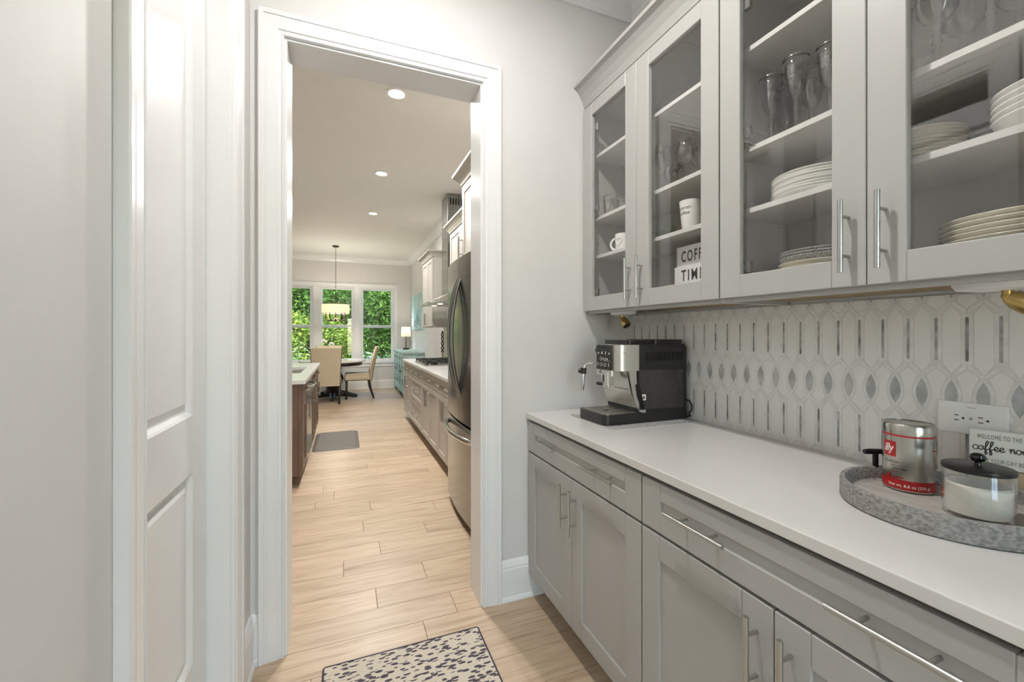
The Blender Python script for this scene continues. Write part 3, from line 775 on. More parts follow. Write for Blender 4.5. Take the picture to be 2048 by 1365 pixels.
# ------------------------------------------------------------------ things in the wall cabinets
def goblet_mesh(h, rb, bowl_h, rr, knob=True, flare=1.0):
    """stemmed glass standing at the origin; returns glass mesh and rim mesh"""
    b0 = h - bowl_h; w = .0012
    prof = [(0, .002), (.033, .0015), (.034, .003), (.012, .007), (.0055, .014)]
    if knob: prof += [(.0050, b0 * .45), (.0075, b0 * .52), (.0055, b0 * .58), (.0090, b0 * .66), (.0060, b0 * .73), (.0085, b0 * .81), (.0060, b0 * .9)]
    else: prof += [(.0042, b0 * .5), (.0042, b0 * .9)]
    prof += [(.008, b0), (rb * .55, b0 + bowl_h * .10), (rb * .85, b0 + bowl_h * .25), (rb, b0 + bowl_h * .48), ((rb + rr) / 2 * flare, b0 + bowl_h * .75), (rr, h)]
    prof += [(rr - w, h), ((rb + rr) / 2 * flare - w, b0 + bowl_h * .75), (rb - w, b0 + bowl_h * .48), (rb * .85 - w, b0 + bowl_h * .26), (rb * .5, b0 + bowl_h * .12), (0.0005, b0 + .006)]
    return MB().lathe(prof, (0, 0, 0), 24).mesh('bowl_and_stem', 'clear_glass')
def tumbler_mesh(h, rb, rt):
    return MB().lathe([(0, .001), (rb * .92, 0), (rb, .003), ((rb + rt) / 2, h * .5), (rt, h), (rt - .0015, h), ((rb + rt) / 2 - .0018, h * .5), (rb - .002, .010), (0.0005, .008)], (0, 0, 0), 22).mesh('tumbler', 'clear_glass')
g_flute = goblet_mesh(.238, .030, .128, .035)
g_rim = MB().lathe([(.0354, .2325), (.0356, .2385), (.0340, .2385), (.0338, .2325)], (0, 0, 0), 24, cap=False).mesh('rim', 'chrome')
g_ball = goblet_mesh(.205, .046, .105, .033, False)
g_slim = goblet_mesh(.215, .034, .125, .024, False)
g_big = goblet_mesh(.228, .040, .118, .036)
g_tum = tumbler_mesh(.105, .030, .036)
def place(name, me, loc, label, cat, group=None, rim=None):
    if rim is not None:
        t = thing(name, label, cat, loc, group=group); 
        a = link('bowl_and_stem', me, t); a.matrix_parent_inverse = Matrix(); b = link('rim', rim, t); b.matrix_parent_inverse = Matrix()
        return t
    o = link(name, me, None, loc); return tag(o, label, cat, group)
S1, S2, S3 = SHELF
GL = 'tall clear goblet with silver rim on the shelf above the white plates'
for x, X in ((1543, 1.29), (1571, 1.40), (1592, 1.265), (1624, 1.37), (1661, 1.30), (1690, 1.40)):
    place('goblet', g_flute, (X, onX(x, 200, X).y, S2), GL, 'goblet', 'silver-rimmed goblets over the white plates', g_rim)
for x, X in ((1874, 1.262), (1926, 1.372), (1981, 1.262), (2040, 1.372)):
    place('wine_goblet', g_big, (X, onX(x, 100, X).y, S2), 'wide clear wine goblet with knobbed stem on the shelf over the two plate stacks', 'goblet', 'wide goblets over the two plate stacks')
place('tumbler', g_tum, (1.33, onX(1836, 100, 1.33).y, S2), 'clear straight tumbler standing beside the wide goblets', 'tumbler')
place('wine_glass', g_ball, (1.30, onX(1372, 330, 1.30).y, S2), 'round balloon wine glass on the shelf above the tall coffee mug', 'wine glass')
place('wine_glass', g_slim, (1.24, onX(1322, 330, 1.24).y, S2), 'slender tulip wine glass beside the balloon wine glass', 'wine glass')
for x, X in ((1348, 1.415), (1404, 1.405)): place('wine_glass', g_ball, (X, onX(x, 330, X).y, S2), 'balloon wine glass standing behind the others above the mugs', 'wine glass', 'wine glasses at the back above the mugs')
tum2 = MB()
seg = 20; rows = []
for z, r in ((0, .026), (.004, .030), (.03, .034), (.06, .036), (.10, .037)):
    rows.append([(r * (1 + (.05 if (k + int(z * 200)) % 2 else 0)) * math.cos(k / seg * 2 * math.pi), r * (1 + (.05 if (k + int(z * 200)) % 2 else 0)) * math.sin(k / seg * 2 * math.pi), z) for k in range(seg)])
rows += [[(p[0] * .93, p[1] * .93, p[2] + (.006 if i == 0 else 0)) for p in r] for i, r in reversed(list(enumerate(rows)))]
me_cut = tum2.grid(rows, True, True).mesh('cut_tumbler', 'clear_glass')
for x, X in ((1221, 1.245), (1247, 1.325), (1262, 1.41)): place('cut_glass', me_cut, (X, onX(x, 400, X).y, S2), 'clear tumbler with cut pattern on the shelf above the heart mug', 'tumbler', 'cut tumblers above the heart mug')
place('flute_glass', goblet_mesh(.21, .024, .13, .024, False), (1.25, onX(1302, 250, 1.25).y, S3), 'slim clear glass alone on the topmost shelf', 'glass')

def mug(name, loc, h, rt, rb, hang, label, m='white_glaze', hr=.5):
    t = thing(name, label, 'mug', loc)
    x, y, z = loc; w = .003
    sharp(MB().lathe([(0, 0), (rb * .9, 0), (rb, .004), (rb + (rt - rb) * .5, h * .5), (rt, h - .001), (rt - .0015, h), (rt - w, h - .001), (rb + (rt - rb) * .5 - w, h * .5), (rb - w, .006), (0.0005, .006)], loc, 28).build('cup', m, t))
    d = Vector((math.cos(hang), math.sin(hang), 0)); a = Vector(loc)
    pts = []
    for k in range(11):
        u = math.pi * k / 10
        pts.append(a + d * ((rt + rb) / 2 * .93 + math.sin(u) * h * .36) + Vector((0, 0, h * .5 + math.cos(u) * h * .33)))
    sharp(MB().tube(pts, .0048, 8, flat=(1, 1.3)).build('handle', m, t), 60)
    return t
hm = mug('mug', (1.255, onX(1381, 430, 1.255).y, S1), .118, .042, .031, math.radians(-62), 'tall tapered white mug with small coffee lettering')
HMx, HMy = 1.255, onX(1381, 430, 1.255).y
def wrapper(cx, cy, z0, r0, r1, h, a0, out=.0006, ex=1.0, ey=1.0):
    def f(u, v):
        r = r0 + (r1 - r0) * (v / h); a = a0 + u / ((r0 + r1) / 2)
        return Vector((cx + (r * ex + out) * math.cos(a), cy + (r * ey + out) * math.sin(a), z0 + v))
    return f
for i, wd in enumerate(('human', 'coffee')):
    zz = S1 + .082 - .020 * i
    bf = wrapper(HMx, HMy, S1, .031, .042, .118, math.radians(150))
    lettering('lettering', hm, wd, .0185, 'ink', None, None, None, bend=lambda u, v, bf=bf, zz=zz: bf(u, v + zz - S1))
hmug = mug('mug', (1.262, onX(1247, 490, 1.262).y, S1), .086, .041, .038, math.radians(118), 'squat white mug with an embossed heart and loop handle')
hx, hy = 1.262, onX(1247, 490, 1.262).y
hp = []
for k in range(25):
    a = 2 * math.pi * k / 24
    u, v = 16 * math.sin(a) ** 3, 13 * math.cos(a) - 5 * math.cos(2 * a) - 2 * math.cos(3 * a) - math.cos(4 * a)
    an = math.radians(196) + u * .00115 / .0405
    hp.append((hx + .0415 * math.cos(an), hy + .0415 * math.sin(an), S1 + .046 + v * .0014))
sharp(MB().tube(hp[:-1], .0018, 6, closed_path=True).build('heart', 'white_glaze', hmug), 60)
gm = MB()
def glass_cup(x, X, label):
    y = onX(x, 460, X).y
    t = thing('glass_cup', label, 'cup', (X, y, S1))
    MB().lathe([(0, .001), (.024, 0), (.030, .006), (.034, .03), (.033, .06), (.0315, .06), (.032, .03), (.028, .008), (0.0005, .006)], (X, y, S1), 24).build('cup', 'green_glass', t)
    d = Vector((.25, -.97, 0)); pts = [Vector((X, y, S1)) + d * (.032 + math.sin(math.pi * k / 8) * .020) + Vector((0, 0, .03 + math.cos(math.pi * k / 8) * .017)) for k in range(9)]
    MB().tube(pts, .0035, 8).build('handle', 'green_glass', t)
glass_cup(1337, 1.29, 'small greenish glass cup with round handle beside the tall mug')
glass_cup(1312, 1.33, 'small greenish glass cup behind another, nearest the shelf wall')
# letter-board signs
def sign_box(x, X, zb, h, w, word, label, u0, tw, zt, ts):
    y1 = onX(x, 540, X).y
    t = thing('letter_sign', label, 'sign', (X + .02, y1 - w / 2, zb))
    MB().box(X, X + .045, y1 - w, y1, zb, zb + h, .0012).build('box', 'white_plastic', t)
    lettering('lettering', t, word, ts, 'ink', (X - .0005, y1 - u0, zt), (0, -1, 0), (0, 0, 1), bold=.0011, spacing=1.35, width=tw)
sign_box(1349, 1.262, 1.4243, .137, .215, 'TIME', 'white letter box reading TIME, lower of the two', .038, .114, 1.503, .061)
sign_box(1353.5, 1.265, 1.5616, .080, .215, 'COFFEE', 'white letter box reading COFFEE, standing on another', .026, .152, 1.579, .061)
# white cable bundle
cb = thing('cable_bundle', 'white coiled cable with plug lying on the cabinet floor', 'cable', (1.23, onX(1228, 585, 1.23).y, 1.424))
cy_ = onX(1228, 585, 1.23).y
pts = [(1.235 + .020 * math.cos(k * .9) + .0008 * k, cy_ + .045 * math.sin(k * .9), 1.4275 + .0009 * k) for k in range(30)]
sharp(MB().tube(pts, .003, 7).build('cord', 'white_plastic', cb), 60)
MB().box(1.205, 1.222, cy_ - .03, cy_ + .012, 1.4245, 1.447, .003).build('plug', 'white_plastic', cb)

# plates: each plate its own thing
ORD = ['', 'first', 'second', 'third', 'fourth', 'fifth', 'sixth', 'seventh', 'eighth', 'ninth']
def plate_mesh(r, h, m, name='plate', rim=.72):
    t = .0035
    return sharp_me(MB().lathe([(0, 0), (r * .56, 0), (r * .60, .002), (r * rim, h * .35), (r, h), (r + .0012, h + .001), (r, h + .0026), (r * rim, h * .35 + t), (r * .6, t + .001), (0.0005, t)], (0, 0, 0), 40).mesh(name, m))
def sharp_me(me):
    for p in me.polygons: p.use_smooth = True
    return me
def stack(me, X, y, z0, n, dz, label, group, name='plate', jitter=.0015):
    for k in range(n):
        lb = (('topmost ' if k == n - 1 else 'lowest ' if k == 0 else ORD[n - k] + ' from the top: ') + label)
        o = link(name, me, None, (X + R.uniform(-jitter, jitter), y + R.uniform(-jitter, jitter), z0 + k * dz + .0003)); tag(o, lb, 'plate', group)
pm_side = plate_mesh(.118, .020, 'white_glaze')
stack(pm_side, 1.335, tangentY(1543, 1.335, .118, -1), S1, 8, .0082, 'white plate in the stack under the silver-rimmed goblets', 'white plates under the silver-rimmed goblets')
pm_cream = plate_mesh(.118, .022, 'cream_glaze')
yb = tangentY(1549, 1.335, .128, -1)
stack(pm_cream, 1.335, yb + .002, 1.424, 5, .0135, 'cream plate in the stack on the cabinet floor', 'cream plates on the cabinet floor')
pm_pat = MB().lathe([(0, 0), (.07, 0), (.084, .006), (.112, .018), (.114, .020), (.112, .0215), (.084, .010), (.07, .004), (0.0005, .004)], (0, 0, 0), 48).mesh('plate', 'granite_mat')
for p in pm_pat.polygons: p.use_smooth = True
stack(pm_pat, 1.335, yb + .001, 1.424 + 5 * .0135 + .007, 3, .0085, 'speckled grey-rimmed plate lying on the cream plates', 'speckled plates on the cream plates')
pm_sal = plate_mesh(.096, .020, 'cream_glaze')
stack(pm_sal, 1.325, tangentY(1941, 1.325, .096, 1), S1, 8, .0088, 'cream plate in the low stack beside the white bowls', 'cream plates beside the white bowls')
pm_bowl = MB().lathe([(0, 0), (.055, 0), (.060, .004), (.092, .022), (.104, .040), (.1055, .042), (.103, .042), (.089, .025), (.057, .008), (0.0005, .006)], (0, 0, 0), 40).mesh('bowl', 'white_glaze')
for p in pm_bowl.polygons: p.use_smooth = True
ybw = tangentY(1979, 1.325, .1055, -1)
for k in range(5): tag(link('bowl', pm_bowl, None, (1.325, ybw, S1 + .0003 + k * .0135)), ('topmost ' if k == 4 else 'lowest ' if k == 0 else ORD[5 - k] + ' from the top: ') + 'white bowl in the nested stack beside the cream plates', 'bowl', 'nested white bowls')
pm_big = plate_mesh(.133, .018, 'cream_glaze')
stack(pm_big, 1.335, tangentY(1878, 1.335, .133, -1), 1.424, 9, .0115, 'large cream dinner plate stacked on the cabinet floor below the bowls', 'large dinner plates on the cabinet floor')
# ------------------------------------------------------------------ things on the pantry counter
# speckled mat + bean-to-cup coffee machine (faces -X)
tag(MB().box(.998, 1.452, 1.418, 1.752, CT, CT + .003, .001).build('counter_mat', 'granite_mat'), 'speckled grey mat under the coffee machine', 'mat')
MZ = CT + .003
m_ = thing('coffee_machine', 'black and silver bean-to-cup coffee machine on the speckled mat', 'coffee machine', (1.22, 1.58, MZ))
YA, YZ = 1.472, 1.700          # near and far flank
def rrect(x0, x1, y0, y1, r, n=5, which='1111'):
    """rounded rectangle, counter-clockwise from (x0,y0)"""
    out = []
    for (cx, cy, a0, w) in ((x0, y0, 180, which[0]), (x1, y0, 270, which[1]), (x1, y1, 0, which[2]), (x0, y1, 90, which[3])):
        if w == '0': out.append((cx, cy)); continue
        ox, oy = cx + (r if cx == x0 else -r), cy + (r if cy == y0 else -r)
        for k in range(n + 1):
            a = math.radians(a0 + 90 * k / n); out.append((ox + r * math.cos(a), oy + r * math.sin(a)))
    return out
# black shell
sharp(MB().prism(rrect(1.186, 1.440, YA, YZ, .008), 'z', MZ, .951).prism(rrect(1.168, 1.440, YA, YZ, .008), 'z', .951, 1.232)
      .prism(rrect(1.172, 1.436, YA + .004, YZ - .004, .008), 'z', 1.232, 1.243).build('body', 'black_plastic', m_))
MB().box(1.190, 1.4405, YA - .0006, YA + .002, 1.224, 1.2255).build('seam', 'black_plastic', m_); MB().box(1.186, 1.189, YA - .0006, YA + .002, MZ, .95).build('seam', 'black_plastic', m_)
# bean hopper lid
sharp(MB().prism(rrect(1.128, 1.262, YA + .012, YZ - .03, .012), 'z', 1.240, 1.262).build('hopper_lid', 'black_gloss', m_))
sharp(MB().prism(rrect(1.266, 1.428, YA + .012, YZ - .012, .012), 'z', 1.240, 1.264).build('top_cover', 'black_plastic', m_))
# ventilation slots
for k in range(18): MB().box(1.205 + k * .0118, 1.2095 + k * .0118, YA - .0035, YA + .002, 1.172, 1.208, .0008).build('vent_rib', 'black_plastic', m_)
# water tank window on the near flank
sharp(MB().prism([(1.172, .962), (1.412, .962), (1.412, 1.132), (1.172, 1.132)], 'y', YA - .0025, YA + .001).build('water_tank', 'tank_plastic', m_))
MB().box(1.184, 1.206, YA - .0036, YA - .0022, 1.003, 1.028).build('sticker', 'print_white', m_)
MB().box(1.190, 1.199, YA - .0042, YA - .0034, 1.009, 1.021).build('sticker_print', 'ink', m_)
MB().prism([(1.152, 1.072), (1.166, 1.076), (1.176, 1.06), (1.196, .985), (1.196, .966), (1.184, .966), (1.160, 1.02)], 'y', YA - .004, YA + .002).build('side_grip', 'black_gloss', m_)
# silver head with the control panel
head = [(1.066, 1.503), (1.062, 1.560), (1.062, 1.620), (1.070, 1.627), (1.172, 1.640), (1.172, YA - .001), (1.110, YA - .0015), (1.083, YA + .004), (1.070, YA + .016)]
sharp(MB().prism(head, 'z', 1.131, 1.242).build('head', 'silver_plastic', m_), 40)
MB().prism([(1.0595, 1.508), (1.0565, 1.622), (1.064, 1.622), (1.066, 1.508)], 'z', 1.132, 1.2405).build('control_panel', 'black_gloss', m_)
# icons on the panel
def icon(y, z, kind, s=.0075):
    X = 1.0567 + (1.622 - y) / .114 * .003 - .0007; mb = MB()
    def ring(r, n=12, w=.0011, a0=0, a1=360):
        pts = [(X, y + r * math.cos(math.radians(a0 + (a1 - a0) * k / n)), z + r * math.sin(math.radians(a0 + (a1 - a0) * k / n))) for k in range(n + (0 if a1 - a0 == 360 else 1))]
        mb.tube(pts, w * .6, 4, closed_path=(a1 - a0 == 360))
    if kind == 'ring': ring(s)
    elif kind == 'cup': ring(s * .8, 8, a0=180, a1=360); mb.tube([(X, y - s * .8, z), (X, y + s * .8, z)], .0007, 4)
    elif kind == 'drop': mb.prism([(y, z + s), (y - s * .6, z - s * .4), (y, z - s), (y + s * .6, z - s * .4)], 'x', X - .0005, X + .0005)
    elif kind == 'bar': mb.box(X - .0005, X + .0005, y - .001, y + .001, z - s, z + s)
    elif kind == 'line': mb.box(X - .0005, X + .0005, y - s, y + s, z - .0007, z + .0007)
    mb.build('icon', 'print_white', m_)
for i, kd in enumerate(('cup', 'drop', 'bar', 'cup')): icon(1.606 - .026 * i, 1.206, kd, .0068)
for i, kd in enumerate(('ring', 'ring', 'ring', 'bar')): icon(1.610 - .026 * i, 1.154, kd, .0072)
icon(1.587, 1.179, 'ring', .0075); icon(1.545, 1.1715, 'line', .024)
for i in range(3): icon(1.570 - .014 * i, 1.180, 'drop', .0048)
bfh = lambda u, v: Vector((1.0812 + u * .95, YA - .0012 + max(0, (1.110 - (1.0812 + u * .95))) * .13, v))
for i, (wd, dx) in enumerate((('MAGNIFICA', 0), ('START', .014))):
    lettering('lettering', m_, wd, .0062, 'ink', None, None, None, width=(.034 if i == 0 else .019), bend=lambda u, v, i=i, dx=dx: bfh(u + .010 + dx, v + 1.2065 - .0085 * i))
# brewing group with two spouts
sharp(MB().prism(rrect(1.062, 1.12, 1.520, 1.640, .012), 'z', 1.106, 1.132).build('brew_group', 'silver_plastic', m_))
MB().lathe([(0, -.002), (.0085, -.002), (.0085, 0), (0.0005, 0)], (1.0615, 1.587, 1.1195), 20, sx=2.1, sy=1.0, axis='x').build('badge', 'chrome', m_)
lettering('lettering', m_, "De'Longhi", .0062, 'ink', (1.0592, 1.587, 1.1172), (0, -1, 0), (0, 0, 1), align='CENTER', bold=.0002)
sharp(MB().prism(rrect(1.050, 1.086, 1.528, 1.556, .006), 'z', 1.066, 1.126).build('spout_housing', 'silver_plastic', m_))
sharp(MB().prism(rrect(1.060, 1.09, 1.556, 1.582, .004), 'z', 1.074, 1.108).build('spout_block', 'black_plastic', m_))
sharp(MB().cyl((1.062, 1.537, 1.056), (1.062, 1.537, 1.072), .006, 12).cyl((1.062, 1.570, 1.056), (1.062, 1.570, 1.078), .006, 12).build('nozzles', 'silver_plastic', m_), 50)
sharp(MB().tube([(1.062, 1.575, 1.068), (1.052, 1.590, 1.068), (1.048, 1.604, 1.069)], [.006, .008, .007], 10).build('spout_lever', 'black_plastic', m_), 50)
# steam wand and knob on the far flank
sharp(MB().tube([(1.085, 1.69, 1.150), (1.07, 1.715, 1.150), (1.055, 1.722, 1.140), (1.050, 1.722, 1.118)], .0042, 10).build('wand_pipe', 'chrome', m_), 60)
sharp(MB().tube([(1.050, 1.722, 1.128), (1.048, 1.722, 1.100)], .014, 12).tube([(1.052, 1.724, 1.114), (1.030, 1.738, 1.114)], .010, 10).build('wand_grip', 'black_plastic', m_), 50)
sharp(MB().tube([(1.048, 1.722, 1.102), (1.043, 1.722, 1.03), (1.042, 1.722, 1.022)], [.0095, .0085, .006], 14).build('steam_wand', 'chrome', m_), 50)
sharp(MB().lathe([(0, 0), (.014, 0), (.016, .006), (.013, .014), (0.0005, .015)], (1.11, YZ, 1.214), 18, axis='y').build('steam_knob', 'chrome', m_))
# sloping steel front below the head
rows = []
for z, x in ((.9495, 1.183), (.965, 1.170), (.99, 1.157), (1.03, 1.143), (1.07, 1.131), (1.132, 1.118)):
    rows.append([(x, y, z) for y in (YA + .012, 1.52, 1.58, 1.64, YZ - .006)])
sharp(MB().grid(rows).build('front_panel', 'stainless_light', m_))
trim = [(1.190, .949), (1.176, .955), (1.158, .985), (1.146, 1.03), (1.135, 1.075), (1.121, 1.132), (1.158, 1.132), (1.160, 1.08), (1.168, 1.04), (1.178, .99), (1.190, .965), (1.207, .963), (1.207, .949)]
MB().prism(trim, 'y', YA - .0015, YA + .0125).build('side_trim', 'silver_plastic', m_)
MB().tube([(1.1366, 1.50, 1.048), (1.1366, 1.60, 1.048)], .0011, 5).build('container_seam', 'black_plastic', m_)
# drip tray
sharp(MB().prism(rrect(.998, 1.190, YA, 1.688, .030, 6, '1001'), 'z', MZ + .002, .949).build('drip_tray', 'black_plastic', m_))
MB().box(.9965, 1.002, 1.585, 1.625, .912, .934, .002).build('tray_grip', 'black_plastic', m_)
sharp(MB().prism(rrect(1.008, 1.176, YA + .012, 1.676, .024, 6, '1001'), 'z', .9488, .9512).build('drip_grid', 'stainless_light', m_))
for k in range(7):
    yy = 1.505 + k * .024
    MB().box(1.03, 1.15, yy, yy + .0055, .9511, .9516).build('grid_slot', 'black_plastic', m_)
MB().lathe([(0, 0), (.012, 0), (.012, .0008), (0.0005, .0008)], (1.075, 1.575, .9512), 14).build('tray_float', 'black_plastic', m_)
# power cord
sharp(MB().tube([(1.438, 1.55, .99), (1.450, 1.52, .99), (1.456, 1.475, .985), (1.457, 1.462, .965), (1.456, 1.462, .945), (1.454, 1.475, .93), (1.455, 1.468, .918), (1.452, 1.49, .910)], .0036, 8).build('power_cord', 'black_plastic', m_), 60)

# wall socket plate
so = thing('wall_socket', 'white double wall socket on the mosaic splashback behind the coffee tin', 'socket', (TX, .5515, 1.035))
PX = TX - .005
MB().box(PX, TX, .487, .616, 1.036, 1.116, .0025, 2).build('plate', 'white_plastic', so)
for yc in (.5735, .5295):
    sk = MB().prism([(yc + .0165 * math.cos(math.radians(a)) * (1 if abs(math.cos(math.radians(a))) < .99 else 1), 1.076 + min(.0145, max(-.0145, .0175 * math.sin(math.radians(a))))) for a in range(0, 360, 15)], 'x', PX - .002, PX + .001).build('socket_face', 'white_plastic', so)
    for dy, dz, w, h in ((.004, .0062, .0042, .0011), (.004, -.0062, .0046, .0011)):
        MB().box(PX - .0024, PX - .0018, yc + dy - w, yc + dy + w, 1.076 + dz - h, 1.076 + dz + h).build('slot', 'ink', sk)
    MB().prism([(yc - .0085 + .0028 * math.cos(a * .785), 1.076 + .0028 * math.sin(a * .785)) for a in range(8)], 'x', PX - .0024, PX - .0018).build('earth_hole', 'ink', sk)
MB().lathe([(0, -.0008), (.003, -.0008), (.003, 0), (.0005, 0)], (PX, .5515, 1.076), 12, axis='x').build('screw', 'nickel', so)
MB().box(PX - .0004, PX, .5430, .5590, 1.1035, 1.1045).build('mark', 'ink_grey', so)

# round weathered tray
TRZ = CT + .0005
TC = (1.213, .500, TRZ); TR = .181
tr = thing('serving_tray', 'round weathered grey wooden tray with black handle on the countertop', 'tray', (TC[0], TC[1], CT))
sharp(MB().lathe([(0, .0005), (.985, .0005), (1.0, .003), (1.0, .040), (.990, .0445), (.945, .0445), (.935, .041), (.92, .016), (.895, .013), (0.0005, .013)], TC, 72, sx=TR, sy=TR).build('rim', 'tray_wood', tr))
sharp(MB().lathe([(0.0005, .0134), (.84, .0134), (.845, .0150), (.865, .0150), (.87, .0134)], TC, 64, sx=TR, sy=TR, cap=False).build('tray_floor', 'tray_floor', tr))
def onrim(deg, z, k=.968): return (TC[0] + TR * k * math.cos(math.radians(deg)), TC[1] + TR * k * math.sin(math.radians(deg)), TRZ + z)
mb = MB().tube([onrim(76, .080, 1.0), onrim(72, .081, .99), onrim(62, .082, .97), onrim(48, .082, .97), onrim(38, .081, .99), onrim(34, .080, 1.0)], [.0062, .0072, .0068, .0068, .0072, .0062], 12)
for dg_ in (68, 42): mb.cyl(onrim(dg_, .042), onrim(dg_, .080), .0062, 12)
sharp(mb.build('tray_handle', 'black_metal', tr), 50)

# coffee tin
TZ = TRZ + .0150
cx_, cy_ = 1.266, .588; cr = .0475
th_ = 0.158
tin = thing('coffee_tin', 'silver and red coffee tin standing on the tray beside the glass jar', 'tin', (cx_, cy_, TZ))
sharp(MB().lathe([(0, 0), (cr - .002, 0), (cr, .002), (cr, .130), (cr + .0002, th_ - .002), (cr - .003, th_)], (cx_, cy_, TZ), 48, cap=False).build('can', 'tin_steel', tin))
sharp(MB().lathe([(cr + .0012, .134), (cr + .0014, th_ - .004), (cr - .001, th_), (cr - .004, th_ - .0015), (cr - .008, th_ - .004), (0.0005, th_ - .003)], (cx_, cy_, TZ), 48, cap=False).build('lid', 'tin_steel', tin))
sharp(MB().lathe([(cr + .0004, .1285), (cr + .0005, .1325)], (cx_, cy_, TZ), 48, cap=False).build('red_band', 'tin_red', tin))
sharp(MB().lathe([(cr + .0004, .0045), (cr + .0005, .0270)], (cx_, cy_, TZ), 48, cap=False).build('red_band', 'tin_red', tin))
ANG = lambda deg: math.radians(deg)
def on_tin(a0, z0, out=.0009):
    return lambda u, v: Vector((cx_ + (cr + out) * math.cos(ANG(a0) + u / cr), cy_ + (cr + out) * math.sin(ANG(a0) + u / cr), TZ + z0 + v))
def tin_patch(name, m, a0, a1, z0, z1, out=.0006):
    n = 10; f = [[Vector((cx_ + (cr + out) * math.cos(ANG(a0 + (a1 - a0) * k / n)), cy_ + (cr + out) * math.sin(ANG(a0 + (a1 - a0) * k / n)), TZ + z)) for k in range(n + 1)] for z in (z0, z1)]
    return MB().grid(f).build(name, m, tin)
LA = 141                       # left edge of the logo seen from the aisle
tin_patch('logo_ground', 'tin_red', LA, LA + 36, .079, .115)
lettering('lettering', tin, 'illy', .0265, 'print_white', None, None, None, shear=.25, bold=.0006, width=.0225, bend=on_tin(LA + 4.5, .0905))
lettering('lettering', tin, 'CLASSICO', .0088, 'ink_grey', None, None, None, width=.045, bend=on_tin(LA + 2, .064))
lettering('lettering', tin, 'MEDIUM ROAST', .0046, 'ink_grey', None, None, None, sx=1.0, bend=on_tin(LA + 24, .0570))
lettering('lettering', tin, 'ground coffee', .0046, 'ink', None, None, None, sx=1.0, bend=on_tin(LA + 30, .0505))
lettering('lettering', tin, 'roasted', .0052, 'tin_red', None, None, None, bend=on_tin(LA + 22, .0430))
tin_patch('cup_mark', 'tin_red', LA + 12, LA + 22, .0270, .0370)
lettering('lettering', tin, 'ESPRESSO', .0050, 'tin_red', None, None, None, bold=.0002, bend=on_tin(LA + 28, .0295))
lettering('lettering', tin, 'Net wt. 8.8 oz (250 g)', .0092, 'print_white', None, None, None, bold=.0001, width=.078, bend=on_tin(LA + 18, .0110))
for k in range(5): tin_patch('small_print', 'ink_grey', LA + 124, LA + 142, .1205 - k * .0035, .1217 - k * .0035)
tin_patch('red_rule', 'tin_red', LA + 124, LA + 142, .0985, .1020)

# round glass jar with black lid
jx, jy, jh = 1.203, .445, .094
jar = thing('glass_jar', 'round glass jar of white sugar with black knobbed lid on the tray', 'jar', (jx, jy, TZ))
JC = (jx, jy, TZ)
for nm, mt, pf in (('glass', 'clear_glass', [(0, .001), (.049, 0), (.0520, .004), (.0525, .04), (.0520, jh), (.0495, jh), (.0500, .04), (.049, .008), (0.0005, .007)]),
                   ('sugar', 'sugar', [(0, .0075), (.0475, .0078), (.0488, .012), (.0490, .064), (.045, .067), (.02, .062), (0.0005, .060)]),
                   ('lid', 'lid_black', [(0, jh - .001), (.0530, jh - .001), (.0540, jh + .002), (.0535, jh + .0070), (.051, jh + .0085), (0.0005, jh + .0100)])):
    sharp(MB().lathe(pf, JC, 48).build(nm, mt, jar))
sharp(MB().lathe([(0, 0), (.006, 0), (.005, .004), (.005, .007), (.010, .010), (.0125, .0155), (.011, .021), (.006, .0245), (.0005, .025)], (jx, jy, TZ + jh + .0095), 24).build('knob', 'black_gloss', jar))

# lettered wooden sign leaning at the back of the tray
A = Vector((1.405, .535, CT + .071)); dirS = Vector((.028, -.080, 0)).normalized(); nrm = Vector((dirS.y, -dirS.x, 0)).normalized()
SW, SH, ST = .125, .088, .010
sg = thing('wooden_sign', 'white wooden block sign with coffee lettering behind the glass jar', 'sign', (1.425, .475, CT))
def sp(u, v, d=0.0): return A + dirS * u + Vector((0, 0, v)) + nrm * d
mb = MB(); vs_ = [sp(0, 0), sp(SW, 0), sp(SW, SH), sp(0, SH), sp(0, 0, -ST), sp(SW, 0, -ST), sp(SW, SH, -ST), sp(0, SH, -ST)]
bv = [mb.bm.verts.new(v) for v in vs_]
for f in [(0, 1, 2, 3), (7, 6, 5, 4), (0, 4, 5, 1), (1, 5, 6, 2), (2, 6, 7, 3), (3, 7, 4, 0)]: mb.bm.faces.new([bv[i] for i in f])
bmesh.ops.recalc_face_normals(mb.bm, faces=mb.bm.faces[:]); bmesh.ops.bevel(mb.bm, geom=mb.bm.edges[:], offset=.0012, segments=1, affect='EDGES')
mb.build('block', 'sign_wood', sg)
mb = MB(); P0 = A + Vector((0, 0, -.0708)); bq = []
for dz in (0, .0698):
    for u, d in ((.02, .004), (SW - .02, .004), (SW - .02, -.009), (.02, -.009)): bq.append(mb.bm.verts.new(P0 + dirS * u + nrm * d + Vector((0, 0, dz))))
for f in [(3, 2, 1, 0), (4, 5, 6, 7), (0, 1, 5, 4), (1, 2, 6, 5), (2, 3, 7, 6), (3, 0, 4, 7)]: mb.bm.faces.new([bq[i] for i in f])
bmesh.ops.recalc_face_normals(mb.bm, faces=mb.bm.faces[:]); mb.build('stand', 'sign_side', sg)
def flat(u0, v0): return lambda u, v: sp(u0 + u, v0 + v, .0006)
lettering('lettering', sg, 'WELCOME TO THE', .0145, 'ink_grey', None, None, None, spacing=1.2, width=.069, bend=flat(.013, .0675))
lettering('lettering', sg, 'WHERE YOUR DAY BEGINS', .0135, 'ink_grey', None, None, None, spacing=1.15, width=.097, bend=flat(.006, .0120))
